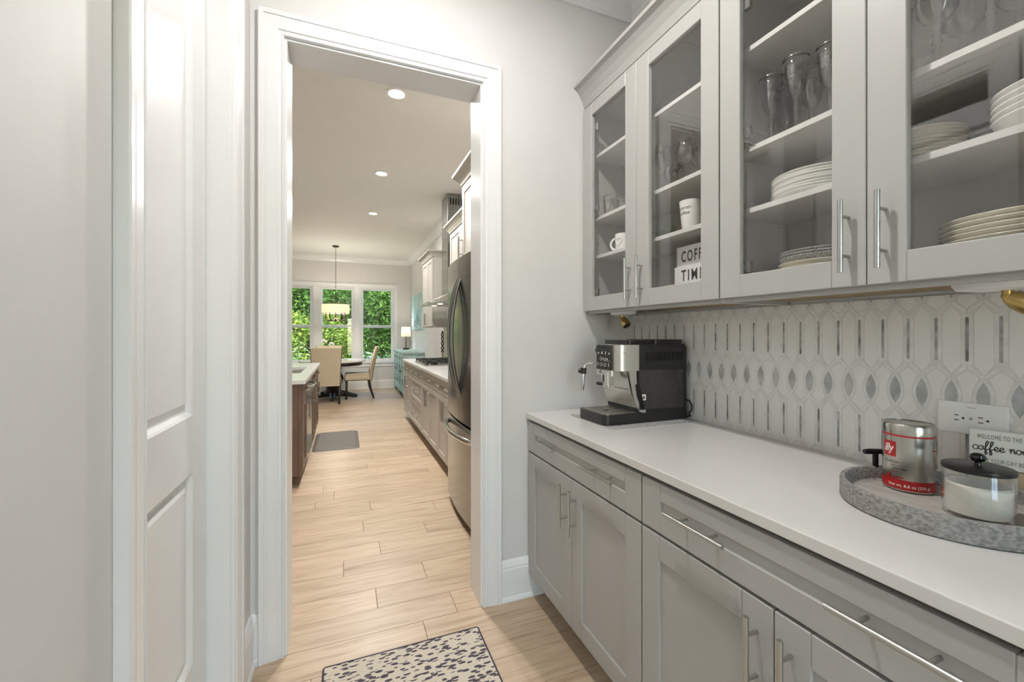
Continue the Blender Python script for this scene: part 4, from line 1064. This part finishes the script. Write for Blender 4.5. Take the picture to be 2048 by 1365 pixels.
# handwritten words as pen strokes
STROKES = {'c': ([(.9, .75), (.6, 1), (.2, .8), (.05, .4), (.3, .02), (.7, .05), (1.05, .35)], 1.0),
           'o': ([(.55, 1), (.15, .8), (.05, .35), (.4, 0), (.8, .25), (.85, .7), (.55, 1), (.8, .85), (1.15, .8)], 1.1),
           'f': ([(-.05, .2), (.35, .9), (.75, 1.9), (.55, 2.15), (.3, 1.7), (.22, .6), (.15, -.7), (.3, -.95), (.5, -.6), (.35, .1), (.9, .35)], .85),
           'e': ([(0, .35), (.55, .5), (.75, .85), (.45, 1), (.12, .65), (.2, .15), (.55, 0), (1.0, .35)], .95),
           'n': ([(0, .7), (.2, .95), (.22, 0), (.3, .6), (.65, 1), (.8, .6), (.82, .1), (1.1, .2)], 1.1),
           'k': ([(0, .2), (.35, 1.2), (.4, 2.0), (.2, 1.9), (.15, 0), (.2, .6), (.7, .95), (.7, .65), (.3, .5), (.75, .05), (1.05, .2)], 1.0)}
def script(word, u0, v0, s, mname, r):
    u = u0; mb = MB()
    for ch in word:
        if ch == ' ': u += s * .8; continue
        pts, adv = STROKES[ch]; P = [Vector((p[0], p[1])) for p in pts]; fine = []
        for i in range(len(P) - 1):
            p0, p1, p2, p3 = P[max(i - 1, 0)], P[i], P[i + 1], P[min(i + 2, len(P) - 1)]
            for k in range(4):
                t = k / 4
                fine.append(.5 * ((2 * p1) + (-p0 + p2) * t + (2 * p0 - 5 * p1 + 4 * p2 - p3) * t * t + (-p0 + 3 * p1 - 3 * p2 + p3) * t ** 3))
        fine.append(P[-1])
        mb.tube([sp(u + q.x * s, v0 + q.y * s * 1.15, .0004) for q in fine], r, 5)
        u += adv * s * .98
    return mb
script('coffee nook', .006, .0400, .0090, 'ink', .00095).build('handwriting', 'ink', sg)

# braided rug on the floor
rx0, rx1, ry0, ry1 = -.082, .541, .62, 1.764
rg = thing('rug', 'beige rug with dark braided flecks on the oak floor', 'rug', ((rx0 + rx1) / 2, (ry0 + ry1) / 2, 0))
MB().box(rx0 + .006, rx1 - .006, ry0 + .006, ry1 - .006, 0.0003, .0075, .002).build('pile', 'rug_braid', rg)
sharp(MB().tube([(x, y, .0045) for x, y in rrect(rx0 + .004, rx1 - .004, ry0 + .004, ry1 - .004, .008, 3)], .0042, 7, closed_path=True).build('binding', 'rug_binding', rg), 60)
# ------------------------------------------------------------------ kitchen, right-hand run
KX = .835
def k_handle(parent, X, y, z, L, vertical): return bar_handle('handle', parent, X, (y, z), L, vertical, r=.0075, out=.036, post=L * .33)
def kitchen_base(y0, y1, label, layout):
    t = thing('kitchen_base_cabinet', label, 'cabinet', ((KX + XR) / 2, (y0 + y1) / 2, 0))
    MB().box(KX + .022, XR - .002, y0, y1, .105, CT - .032).box(KX + .085, XR - .002, y0, y1, 0, .105).build('body', 'kitchen_paint', t)
    for kind, a, b, za, zb, hs in layout:
        o = shaker(MB(), KX, a + .0025, b - .0025, za, zb, .06 if b - a > .25 else .05, .05, .055).build(kind, 'kitchen_paint', t)
        for h in hs: k_handle(o, KX, *h)
    return t
def dr(a, b, z0=.718, z1=.862, n=1):
    w = b - a; zc = (z0 + z1) / 2 + .01
    return ('drawer_front', a, b, z0, z1, [(a + w * .5, zc, .14, False)] if n == 1 else [(a + w * .27, zc, .14, False), (a + w * .73, zc, .14, False)])
def do(a, b, side): return ('door', a, b, .118, .71, [((a + .035) if side < 0 else (b - .035), .59, .17, True)])
kitchen_base(3.31, 4.10, 'taupe kitchen base cabinet with two doors beside the refrigerator', [dr(3.31, 4.10, n=2), do(3.31, 3.705, 1), do(3.705, 4.10, -1)])
kitchen_base(4.10, 4.98, 'taupe kitchen base cabinet with two doors, second from the refrigerator', [dr(4.10, 4.98, n=2), do(4.10, 4.54, 1), do(4.54, 4.98, -1)])
kitchen_base(4.98, 5.84, 'taupe kitchen drawer cabinet under the cooktop', [dr(4.98, 5.84, n=2), dr(4.98, 5.84, .42, .71, 2), dr(4.98, 5.84, .118, .412, 2)])
kitchen_base(5.84, 6.60, 'taupe kitchen base cabinet at the dining end of the run', [dr(5.84, 6.60, n=2), do(5.84, 6.22, 1), do(6.22, 6.60, -1)])
tag(MB().box(.808, XR - .001, 3.31, 6.63, CT - .030, CT, .0025, 2).build('kitchen_worktop', 'quartz'), 'white quartz worktop around the cooktop along the kitchen wall', 'countertop')
tag(MB().box(XR - .007, XR - .001, 3.31, 6.60, CT + .001, 1.37).build('kitchen_splashback', 'tile_white'), 'plain white tiled splashback behind the cooktop', 'splashback')
# cooktop
ck_ = thing('cooktop', 'black gas cooktop with cast iron grates on the kitchen worktop', 'cooktop', (1.12, 5.40, CT))
MB().box(.875, 1.385, 4.98, 5.80, CT, CT + .012, .004).build('tray', 'stainless_light', ck_)
for i, ya in enumerate((4.995, 5.265, 5.535)):
    g = MB(); yb_ = ya + .255
    for x in (.90, 1.02, 1.135, 1.25, 1.36): g.box(x - .007, x + .007, ya, yb_, CT + .040, CT + .056, .002)
    for y in (ya, ya + .085, ya + .17, yb_): g.box(.893, 1.367, y - .006, y + .006, CT + .042, CT + .054, .002)
    for x in (.90, 1.36):
        for y in (ya + .004, yb_ - .004): g.box(x - .009, x + .009, y - .009, y + .009, CT + .012, CT + .042)
    g.build('grate', 'iron', ck_)
    for x in (1.01, 1.25): sharp(MB().lathe([(0, .012), (.045, .012), (.045, .022), (.034, .026), (.034, .032), (0.0005, .034)], (x, ya + .127, CT), 20).build('burner', 'black_metal', ck_))
for k in range(5): sharp(MB().lathe([(0, .012), (.018, .012), (.016, .034), (0.0005, .035)], (.888 + .0, 5.16 + k * .12, CT), 16).build('knob', 'stainless_light', ck_))

# refrigerator
FY0, FY1, FYC = 2.345, 3.262, 2.8035
fr_ = thing('refrigerator', 'tall stainless french door refrigerator beside the doorway', 'refrigerator', (1.1, FYC, 0))
MB().box(.835, XR - .02, FY0 + .005, FY1 - .005, .03, 1.775, .004).build('body', 'black_metal', fr_)
def bow(y): return .752 - .030 * (1 - ((y - FYC) / (.4585)) ** 2)
def curved(name, ya, yb, za, zb):
    n = 9; ys = [ya + (yb - ya) * k / n for k in range(n + 1)]
    pts = [(bow(y), y) for y in ys]
    pts = [(pts[0][0] + .008, pts[0][1])] + pts + [(pts[-1][0] + .008, pts[-1][1]), (.830, yb), (.830, ya)]
    return sharp(MB().prism(pts, 'z', za, zb).build(name, 'stainless', fr_), 30)
dn = curved('door', FY0, FYC - .002, .695, 1.81); df = curved('door', FYC + .002, FY1, .695, 1.81); fd = curved('freezer_drawer', FY0, FY1, .06, .680)
def vhandle(par, y, s):
    pts = []
    for k in range(13):
        u = k / 12; z = .868 + .80 * u; b_ = math.sin(math.pi * u) ** .75
        pts.append((bow(y) + .004 - .066 * b_, y + s * .018 * b_, z))
    return sharp(MB().tube(pts, .0145, 10, flat=(1.15, .8)).build('handle', 'stainless', par), 60)
vhandle(dn, FYC - .030, -1); vhandle(df, FYC + .030, 1)
pts = []
for k in range(15):
    u = k / 14; y = FY0 + .05 + (FY1 - FY0 - .10) * u
    pts.append((bow(y) + .004 - .062 * math.sin(math.pi * u) ** .55, y, .622))
sharp(MB().tube(pts, .0165, 10, flat=(1.0, 1.1)).build('handle', 'chrome', fd), 60)
for y in (FY0 + .06, FY1 - .06): MB().cyl((.90, y, 0), (.90, y, .035), .02, 10).build('foot', 'black_plastic', fr_)
tag(MB().box(.80, XR - .002, FY1 + .008, FY1 + .030, 0, 1.858, .001).build('gable_board', 'kitchen_paint'), 'tall taupe side panel between refrigerator and base cabinets', 'panel')

def crown_box(t, X, y0, y1, z, paint='kitchen_paint', near=True, far=True):
    pr = [(0, z), (.008, z + .004), (.012, z + .016), (.030, z + .044), (.056, z + .070), (.066, z + .076), (.068, z + .092)]
    mb = MB(); rows = []
    for d, zz in pr:
        ya = y0 - (d if near else 0); yb_ = y1 + (d if far else 0)
        rows.append([(XR - .003, ya, zz), (X - d, ya, zz), (X - d, yb_, zz), (XR - .003, yb_, zz)])
    mb.grid(rows); mb.poly(rows[-1])
    for f in mb.bm.faces: f.smooth = False
    bmesh.ops.recalc_face_normals(mb.bm, faces=mb.bm.faces[:])
    mb.build('crown', paint, t)
def kitchen_upper(y0, y1, z0, z1, X, label, hz=None, near=True, far=True):
    t = thing('kitchen_wall_cabinet', label, 'cabinet', ((X + XR) / 2, (y0 + y1) / 2, z0))
    MB().box(X + .021, XR - .003, y0, y1, z0, z1 + .01).build('body', 'kitchen_paint', t)
    n = max(1, round((y1 - y0) / .42)); w = (y1 - y0) / n
    for k in range(n):
        a, b = y0 + k * w + .002, y0 + (k + 1) * w - .002
        d = shaker(MB(), X, a, b, z0 + .012, z1 - .006, .058, .058, .058).build('door', 'kitchen_paint', t)
        hy = (a + .03) if k % 2 else (b - .03)
        k_handle(d, X, hy, z0 + .12, .17, True)
    crown_box(t, X, y0, y1, z1, near=near, far=far)
kitchen_upper(2.12, 3.285, 1.86, 2.475, .872, 'deep taupe cabinet above the refrigerator')
kitchen_upper(3.36, 4.78, 1.385, 2.44, 1.125, 'taupe kitchen wall cabinet between refrigerator and range hood', near=False)
kitchen_upper(5.88, 6.66, 1.385, 2.37, 1.13, 'taupe kitchen wall cabinet on the dining side of the range hood')

# range hood
hd = thing('range_hood', 'stainless chimney range hood with curved glass canopy over the cooktop', 'range hood', (1.3, 5.39, 1.66))
hc = MB().box(1.20, XR - .002, 5.215, 5.565, 1.80, CEIL - .002, .002)
hc.build('chimney', 'stainless', hd)
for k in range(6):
    MB().box(1.225 + k * .036, 1.243 + k * .036, 5.2135, 5.217, 2.93, 3.01, .001).build('vent_slot_shade', 'black_metal', hd)  # dark strips stand for the shade inside the open slots
MB().prism([(1.06, 1.690), (1.06, 1.722), (1.20, 1.80), (XR - .003, 1.80), (XR - .003, 1.690)], 'y', 5.10, 5.68).build('canopy', 'stainless_light', hd)
rows = []
for k in range(11):
    u = k / 10; x = .955 + (XR - .01 - .955) * u; z = 1.668 + .052 * math.sin(u * math.pi / 2) ** .8 * 1.0
    rows.append([(x, 4.96 + (.03 if k == 0 else 0), z - .012), (x, 5.14, z + .012), (x, 5.39, z + .020), (x, 5.64, z + .012), (x, 5.82 - (.03 if k == 0 else 0), z - .012)])
top = rows; bot = [[(p[0], p[1], p[2] - .006) for p in r] for r in rows]
mb = MB(); mb.grid(top); mb.grid(bot)
mb.grid([top[0], bot[0]]); mb.grid([[r[0] for r in top], [r[0] for r in bot]]); mb.grid([[r[-1] for r in top], [r[-1] for r in bot]])
mb.build('glass_visor', 'hood_glass', hd)
MB().box(.965, .985, 4.99, 5.79, 1.654, 1.668, .002).box(1.04, 1.42, 5.02, 5.76, 1.664, 1.690, .003).build('underside', 'stainless_light', hd)
for y in (5.2, 5.58): MB().lathe([(0, -.004), (.03, -.004), (.032, 0), (0.0005, 0)], (1.10, y, 1.664), 16).build('hood_lamp', 'bulb_glow', hd)

# wall plates and a dark twisted ornament by the worktop
for y, z, lb in ((6.86, 1.15, 'small white switch plate on the wall just past the kitchen cabinets'), (8.2, 1.14, 'small white switch plate on the dining wall above the sideboard end')):
    so2 = thing('switch_plate', lb, 'switch', (XR, y, z)); MB().box(XR - .006, XR - .0005, y - .04, y + .04, z - .06, z + .06, .002).build('plate', 'white_plastic', so2)
    MB().box(XR - .010, XR - .006, y - .012, y + .012, z - .028, z + .028, .002).build('rocker', 'trim_paint', so2)
oz = thing('ornament', 'slender dark twisted ornament standing on the worktop end against the wall', 'ornament', (1.415, 6.52, CT))
MB().lathe([(0, 0), (.035, 0), (.035, .012), (.012, .02), (.010, .10), (0.0005, .10)], (1.415, 6.52, CT), 16).build('base', 'sign_side', oz)
for s in (0, math.pi):
    sharp(MB().tube([(1.415 + .016 * math.cos(k * .7 + s), 6.52 + .016 * math.sin(k * .7 + s), CT + .10 + k * .0155) for k in range(22)], .009, 7).build('twist', 'dark_wood', oz), 60)

# ------------------------------------------------------------------ island
IX = -.335; IY0, IY1 = 3.895, 6.12; IXL = -1.40
isl = thing('island_end_panel', 'brown stained wood end panel of the kitchen island facing the doorway', 'panel', (-.86, IY0, 0))
MB().box(IXL, IX - .03, IY0, IY0 + .022, .10, CT - .032, .002).build('board', 'island_wood', isl)
MB().box(IX - .03, IX - .004, IY0 - .004, IY0 + .022, .10, CT - .032, .002).build('corner_stile', 'island_wood', isl)
MB().box(IXL, IX - .09, IY0 + .002, IY0 + .020, 0, .10).build('toe_board', 'island_wood', isl)
# worktop with a sink cut-out
W0, W1, V0, V1 = -.80, -.415, 4.62, 5.42
tag(MB().box(IXL - .03, W0, IY0 - .03, IY1 + .03, CT - .03, CT).box(W1, -.31, IY0 - .03, IY1 + .03, CT - .03, CT).box(W0, W1, IY0 - .03, V0, CT - .03, CT).box(W0, W1, V1, IY1 + .03, CT - .03, CT).build('island_worktop', 'quartz'),
    'white quartz island worktop with a sink cut-out', 'countertop')
sk_ = thing('sink', 'undermount steel sink set into the island worktop', 'sink', ((W0 + W1) / 2, (V0 + V1) / 2, .70))
MB().box(W0 - .012, W0, V0 - .012, V1 + .012, .70, CT - .031).box(W1, W1 + .012, V0 - .012, V1 + .012, .70, CT - .031).box(W0, W1, V0 - .012, V0, .70, CT - .031).box(W0, W1, V1, V1 + .012, .70, CT - .031).box(W0 - .012, W1 + .012, V0 - .012, V1 + .012, .688, .70).build('basin', 'stainless_light', sk_)
MB().lathe([(0, 0), (.045, 0), (.04, .003), (0.0005, .001)], ((W0 + W1) / 2, (V0 + V1) / 2, .70), 20).build('drain', 'chrome', sk_)
def island_cab(y0, y1, label, layout, sink=False):
    t = thing('island_cabinet', label, 'cabinet', ((IXL + IX) / 2, (y0 + y1) / 2, 0))
    zt = .68 if sink else CT - .032
    MB().box(IXL, IX - .022, y0, y1, .105, zt).box(IXL, IX - .09, y0, y1, 0, .105).build('body', 'island_wood', t)
    for kind, a, b, za, zb, hs in layout:
        mb = MB()
        # mirrored shaker front, facing +X
        st = .055
        mb.box(IX - .02, IX, a + .002, a + st, za, zb, .0015).box(IX - .02, IX, b - st, b - .002, za, zb, .0015).box(IX - .02, IX, a + st, b - st, za, za + st, .0015).box(IX - .02, IX, a + st, b - st, zb - min(st, (zb - za) * .36), zb, .0015)
        mb.box(IX - .018, IX - .009, a + st - .003, b - st + .003, za + st - .003, zb - min(st, (zb - za) * .36) + .003)
        o = mb.build(kind, 'island_wood', t)
        for (y, z, L, v) in hs:
            h = MB(); X = IX + .032
            p0, p1 = ((X, y, z - L / 2), (X, y, z + L / 2)) if v else ((X, y - L / 2, z), (X, y + L / 2, z))
            h.tube([p0, p1], .006, 10)
            for s in (-.33, .33):
                q = (X, y, z + L * s) if v else (X, y + L * s, z); h.cyl(q, (IX - .001, q[1], q[2]), .0045, 8)
            sharp(h.build('handle', 'chrome', o), 50)
def idr(a, b): return ('drawer_front', a, b, .718, .862, [((a + b) / 2, .80, .14, False)])
def ido(a, b, s): return ('door', a, b, .118, .71, [((a + .03) if s < 0 else (b - .03), .6, .17, True)])
y = IY0 + .024
island_cab(y, 4.28, 'narrow brown island cabinet beside the end panel', [idr(y, 4.28), ido(y, 4.28, 1)])
island_cab(4.90, 5.50, 'brown island sink cabinet next to the dishwasher', [('drawer_front', 4.90, 5.50, .718, .862, []), ido(4.90, 5.20, 1), ido(5.20, 5.50, -1)], sink=True)
island_cab(5.50, IY1, 'brown island cabinet at the dining end', [idr(5.50, IY1), ido(5.50, 5.81, 1), ido(5.81, IY1, -1)])
dw = thing('dishwasher', 'stainless dishwasher with bowed chrome handle built into the island', 'dishwasher', (-.6, 4.59, .10))
MB().box(IXL + .4, IX - .022, 4.285, 4.895, .11, .66).build('tub', 'black_metal', dw)
ddw = MB().box(IX - .022, IX + .004, 4.285, 4.895, .118, .862, .004).build('door', 'stainless', dw)
sharp(MB().tube([(IX + .002 + .05 * math.sin(math.pi * k / 12) ** .5, 4.32 + .54 * k / 12, .79) for k in range(13)], .012, 10).build('handle', 'chrome', ddw), 60)
MB().box(IX - .08, IX - .06, 4.285, 4.895, .02, .105).build('kick_plate', 'black_metal', dw)
# anti-fatigue mat
mb = MB()
x0, x1, y0, y1 = -.345, .150, 5.02, 5.945
rows = []
for ins, z in ((0, .0005), (.004, .004), (.045, .019), (.05, .0195)):
    rows.append([(px_, py_, z) for px_, py_ in rrect(x0 + ins, x1 - ins, y0 + ins, y1 - ins, .05, 5)])
mb.grid(rows, True, True); o = mb.build('floor_mat', 'mat_grey'); sharp(o, 25)
tag(o, 'grey rubber standing mat on the floor beside the island', 'mat')
# ------------------------------------------------------------------ dining area
def parson_chair():
    t = thing('dining_chair', 'x', 'chair', (0, 0, 0))
    # faces +Y; seat front at +Y
    w = .25
    MB().box(-w, w, -.20, .27, .36, .47, .03, 3).box(-w + .01, w - .01, -.19, .26, .46, .50, .018, 3).build('seat', 'chair_beige', t)
    rows = []
    for k in range(9):
        u = k / 8; z = .33 + .70 * u; yb = -.20 - .12 * u - .05 * u * u; hw = w * (.90 + .12 * u); th = .075 - .03 * u
        rows.append([(hw * math.cos(a), yb + th / 2 * math.sin(a) * 1.0, z) for a in [2 * math.pi * i / 20 for i in range(20)]])
    # rounded slab section
    rows = [[(math.copysign(min(abs(p[0]) * 1.0, 9), p[0]), p[1], p[2]) for p in r] for r in rows]
    def slab(u):
        z = .33 + .70 * u; yb = -.20 - .10 * u - .05 * u * u; hw = w * (.92 + .12 * u); th = .085 - .03 * u
        return [(x, yb + y, z) for x, y in rrect(-hw, hw, -th / 2, th / 2, th * .42, 3)]
    sharp(MB().grid([slab(k / 8) for k in range(9)], True, True).build('backrest', 'chair_beige', t), 40)
    for sx in (-1, 1):
        MB().tube([(sx * (w - .035), .235, .37), (sx * (w - .035), .24, 0)], [.024, .016], 8).build('leg', 'dark_wood', t)
        MB().tube([(sx * (w - .03), -.185, .37), (sx * (w - .03), -.215, .18), (sx * (w - .03), -.275, 0)], [.025, .021, .016], 8).build('leg', 'dark_wood', t)
    nb = MB()
    def stud(p): nb.ball(p, .0105, 6, 4)
    for k in range(14):
        for sx in (-1, 1): stud((sx * (w + .001), -.18 + .43 * k / 13, .375))
    for k in range(20):
        u = .06 + .9 * k / 19; z = .33 + .70 * u; yb = -.20 - .10 * u - .05 * u * u; hw = w * (.92 + .12 * u); th = .085 - .03 * u
        for sx in (-1, 1): stud((sx * hw, yb + th * .22, z)); 
        for sx in (-1, 1): stud((sx * hw, yb - th * .22, z))
    for k in range(15): stud((-w + .02 + (2 * w - .04) * k / 14, .271, .375))
    tag(nb.build('nailheads', 'nailhead', t), kind='stuff')
    return t
ch = parson_chair()
spots = ((-.325, 8.56, 0, 'beige upholstered dining chair with its back to the island'),
         (.255, 9.03, math.radians(90), 'beige upholstered dining chair seen in profile with dark splayed leg'),
         (-.33, 9.68, math.radians(180), 'beige upholstered dining chair between the table and the windows'))
for i, (x, y, r, lb) in enumerate(spots):
    c = ch if i == 0 else copy_tree(ch)
    c.location = (x, y, 0); c.rotation_euler = (0, 0, r); tag(c, lb, 'chair', 'dining chairs around the round table')
TBX, TBY = -.235, 9.12
tb = thing('dining_table', 'round pedestal dining table with pale top and black turned base', 'table', (TBX, TBY, 0))
sharp(MB().lathe([(0, .725), (.60, .725), (.615, .735), (.615, .758), (.605, .765), (0.0005, .765)], (TBX, TBY, 0), 56).build('tabletop', 'quartz', tb))
sharp(MB().lathe([(.53, .66), (.55, .66), (.56, .725), (.53, .725)], (TBX, TBY, 0), 56, cap=False).build('apron', 'dark_wood', tb))
sharp(MB().lathe([(0, .06), (.17, .06), (.18, .12), (.14, .16), (.12, .22), (.17, .30), (.20, .40), (.17, .50), (.12, .56), (.14, .62), (.26, .66), (.26, .725), (0.0005, .725)], (TBX, TBY, 0), 32).build('pedestal', 'dark_wood', tb))
for k in range(4):
    a = math.radians(90 * k); d = Vector((math.cos(a), math.sin(a), 0)); p = Vector((TBX, TBY, 0))
    sharp(MB().tube([p + d * .08 + Vector((0, 0, .10)), p + d * .25 + Vector((0, 0, .075)), p + d * .40 + Vector((0, 0, .04)), p + d * .46 + Vector((0, 0, .028))], [.07, .055, .038, .027], 10).build('foot', 'dark_wood', tb), 50)
# orchid on the table
orc = thing('orchid', 'slender white orchid in a small pot on the dining table', 'plant', (TBX - .10, TBY + .12, .765))
ox, oy = TBX - .10, TBY + .12
sharp(MB().lathe([(0, 0), (.045, 0), (.06, .09), (.055, .09), (.04, .01), (0.0005, .01)], (ox, oy, .765), 20).build('pot', 'white_glaze', orc))
for s, hgt in ((-1, .36), (1, .30)):
    pts = [(ox + s * .11 * (k / 9) ** 2, oy, .80 + hgt * math.sin(k / 9 * 2.0)) for k in range(10)]
    MB().tube(pts, .003, 6).build('stem', 'green_tint', orc)
    for q in pts[5:]:
        MB().ball(q, .022, 8, 5, (1, .4, .9)).build('blossom', 'white_glaze', orc)
for k in range(4):
    a = k * 1.57 + .4; MB().ball((ox + .07 * math.cos(a), oy + .07 * math.sin(a), .875), .075, 10, 6, (abs(math.cos(a)) * .9 + .25, abs(math.sin(a)) * .9 + .25, .16)).build('leaf', 'leaf_mid', orc)

# drum chandelier
CHX, CHY = -.185, 9.2
cd = thing('chandelier', 'drum chandelier with cream shade and dark candle arms over the dining table', 'chandelier', (CHX, CHY, CEIL))
sharp(MB().lathe([(0, -.03), (.05, -.028), (.065, -.012), (.066, 0), (0.0005, 0)], (CHX, CHY, CEIL), 24).build('canopy', 'bronze', cd))
mb = MB(); z = CEIL - .035; k = 0
while z > 2.12:
    ring = [(CHX + (.010 * math.cos(a) if k % 2 == 0 else 0), CHY + (.010 * math.cos(a) if k % 2 else 0), z + .022 * math.sin(a)) for a in [2 * math.pi * i / 10 for i in range(10)]]
    mb.tube(ring, .0028, 5, closed_path=True); z -= .036; k += 1
tag(mb.build('chain', 'bronze', cd), kind='stuff')
SR = .262
sharp(MB().lathe([(SR, 1.70), (SR, 1.885), (SR - .004, 1.885), (SR - .004, 1.70)], (CHX, CHY, 0), 48, cap=False).build('shade', 'shade_linen', cd))
for zz in (1.70, 1.885): MB().tube([(CHX + (SR + .001) * math.cos(2 * math.pi * i / 40), CHY + (SR + .001) * math.sin(2 * math.pi * i / 40), zz) for i in range(40)], .005, 6, closed_path=True).build('shade_ring', 'bronze', cd)
sharp(MB().cyl((CHX, CHY, 1.56), (CHX, CHY, 2.13), .011, 10).ball((CHX, CHY, 1.56), .024).build('stem', 'bronze', cd), 50)
MB().tube([(CHX - SR, CHY, 1.885), (CHX + SR, CHY, 1.885)], .004, 6).tube([(CHX, CHY - SR, 1.885), (CHX, CHY + SR, 1.885)], .004, 6).build('spider', 'bronze', cd)
for k in range(5):
    a = 2 * math.pi * k / 5 + .35; d = Vector((math.cos(a), math.sin(a), 0)); c0 = Vector((CHX, CHY, 0))
    ar = sharp(MB().tube([c0 + d * r_ + Vector((0, 0, z_)) for r_, z_ in ((.0, 1.61), (.05, 1.565), (.11, 1.555), (.165, 1.575), (.185, 1.61), (.185, 1.625))], .010, 8).cyl(c0 + d * .185 + Vector((0, 0, 1.620)), c0 + d * .185 + Vector((0, 0, 1.628)), .024, 12).build('arm', 'bronze', cd), 50)
    sharp(MB().cyl(c0 + d * .185 + Vector((0, 0, 1.628)), c0 + d * .185 + Vector((0, 0, 1.715)), .013, 10).build('candle', 'bronze', ar), 50)
    MB().ball(c0 + d * .185 + Vector((0, 0, 1.745)), .016, 10, 8, (1, 1, 1.7)).build('bulb', 'bulb_glow', ar)
pl = bpy.data.lights.new('chandelier_glow', 'POINT'); pl.energy = 45; pl.shadow_soft_size = .08; pl.color = (1, .9, .76)
po = bpy.data.objects.new('chandelier_glow', pl); COL.objects.link(po); po.location = (CHX, CHY, 1.80); po.parent = cd; po.matrix_parent_inverse = wmat(cd).inverted()

# sideboard against the dining wall
SX, SY0, SY1, SZ = 1.06, 8.45, 10.18, .93
sb = thing('sideboard', 'pale blue green sideboard with lattice glass doors under the painting', 'sideboard', ((SX + XR) / 2, (SY0 + SY1) / 2, 0))
MB().box(SX + .02, XR - .004, SY0 + .02, SY1 - .02, .16, SZ - .05, .003).build('body', 'sideboard_paint', sb)
MB().box(SX - .02, XR - .003, SY0 - .015, SY1 + .015, SZ - .035, SZ, .006, 2).box(SX - .005, XR - .003, SY0, SY1, SZ - .06, SZ - .035, .004).build('top', 'sideboard_paint', sb)
MB().box(SX - .01, XR - .004, SY0 + .005, SY1 - .005, .10, .165, .008, 2).build('plinth', 'sideboard_paint', sb)
for y in (SY0 + .06, (SY0 + SY1) / 2, SY1 - .06):
    for x in (SX + .04, XR - .06): sharp(MB().lathe([(0, 0), (.025, 0), (.038, .04), (.045, .075), (.03, .102), (0.0005, .102)], (x, y, 0), 16).build('foot', 'sideboard_paint', sb))
w = (SY1 - SY0 - .04) / 4
for k in range(4):
    a = SY0 + .02 + k * w + .004; b = a + w - .008
    d = MB().box(SX, SX + .02, a, a + .05, .175, .865, .002).box(SX, SX + .02, b - .05, b, .175, .865, .002).box(SX, SX + .02, a + .05, b - .05, .175, .225, .002).box(SX, SX + .02, a + .05, b - .05, .815, .865, .002)
    d.box(SX + .004, SX + .016, (a + b) / 2 - .01, (a + b) / 2 + .01, .225, .815).box(SX + .004, SX + .016, a + .05, b - .05, .71, .73).box(SX + .004, SX + .016, a + .05, b - .05, .32, .34)
    for s in (1, -1):
        n = 8; ym = (a + b) / 2; hwid = (b - a) / 2 - .05
        d.tube([(SX + .010, ym + s * hwid * (math.sin(math.pi * i / n)), .34 + .37 * i / n) for i in range(n + 1)], .007, 5)
    dd = d.build('door', 'sideboard_paint', sb)
    MB().box(SX + .012, SX + .016, a + .05, b - .05, .225, .815).build('glass_panel', 'sideboard_glass', dd)
    MB().ball((SX - .012, b - .025 if k % 2 == 0 else a + .025, .52), .014, 10, 6).build('knob', 'black_metal', dd)
# table lamp on it
lx, ly = 1.285, onX(812, 680, 1.285).y
tl_ = thing('table_lamp', 'table lamp with white drum shade and thin black stem on the sideboard', 'lamp', (lx, ly, SZ))
MB().box(lx - .065, lx + .065, ly - .065, ly + .065, SZ, SZ + .035, .004).build('base', 'black_metal', tl_)
sharp(MB().cyl((lx, ly, SZ + .035), (lx, ly, SZ + .40), .009, 10).build('stem', 'black_metal', tl_), 50)
sharp(MB().lathe([(.110, .295), (.098, .515), (.095, .515), (.107, .295)], (lx, ly, SZ), 36, cap=False).build('shade', 'lamp_linen', tl_))
sharp(MB().ball((lx, ly, SZ + .41), .028, 12, 8).build('bulb', 'bulb_glow', tl_))
pl = bpy.data.lights.new('lamp_glow', 'POINT'); pl.energy = 9; pl.shadow_soft_size = .05; pl.color = (1, .9, .76)
po = bpy.data.objects.new('lamp_glow', pl); COL.objects.link(po); po.location = (lx, ly, SZ + .46); po.parent = tl_; po.matrix_parent_inverse = wmat(tl_).inverted()
# painting
pt = thing('painting', 'wide pale teal canvas painting hanging on the dining wall above the sideboard', 'painting', (XR - .02, 9.28, 1.37))
MB().box(XR - .035, XR - .001, 8.58, 9.99, 1.375, 2.145, .002).build('canvas', 'canvas_teal', pt)
for k in range(6):
    a = 8.75 + k * .2; MB().box(XR - .0365, XR - .0349, a, a + .12 + .05 * (k % 2), 1.45 + .02 * (k % 3), 1.60 + .05 * (k % 3), .0004).build('brushwork', 'canvas_dark', pt)
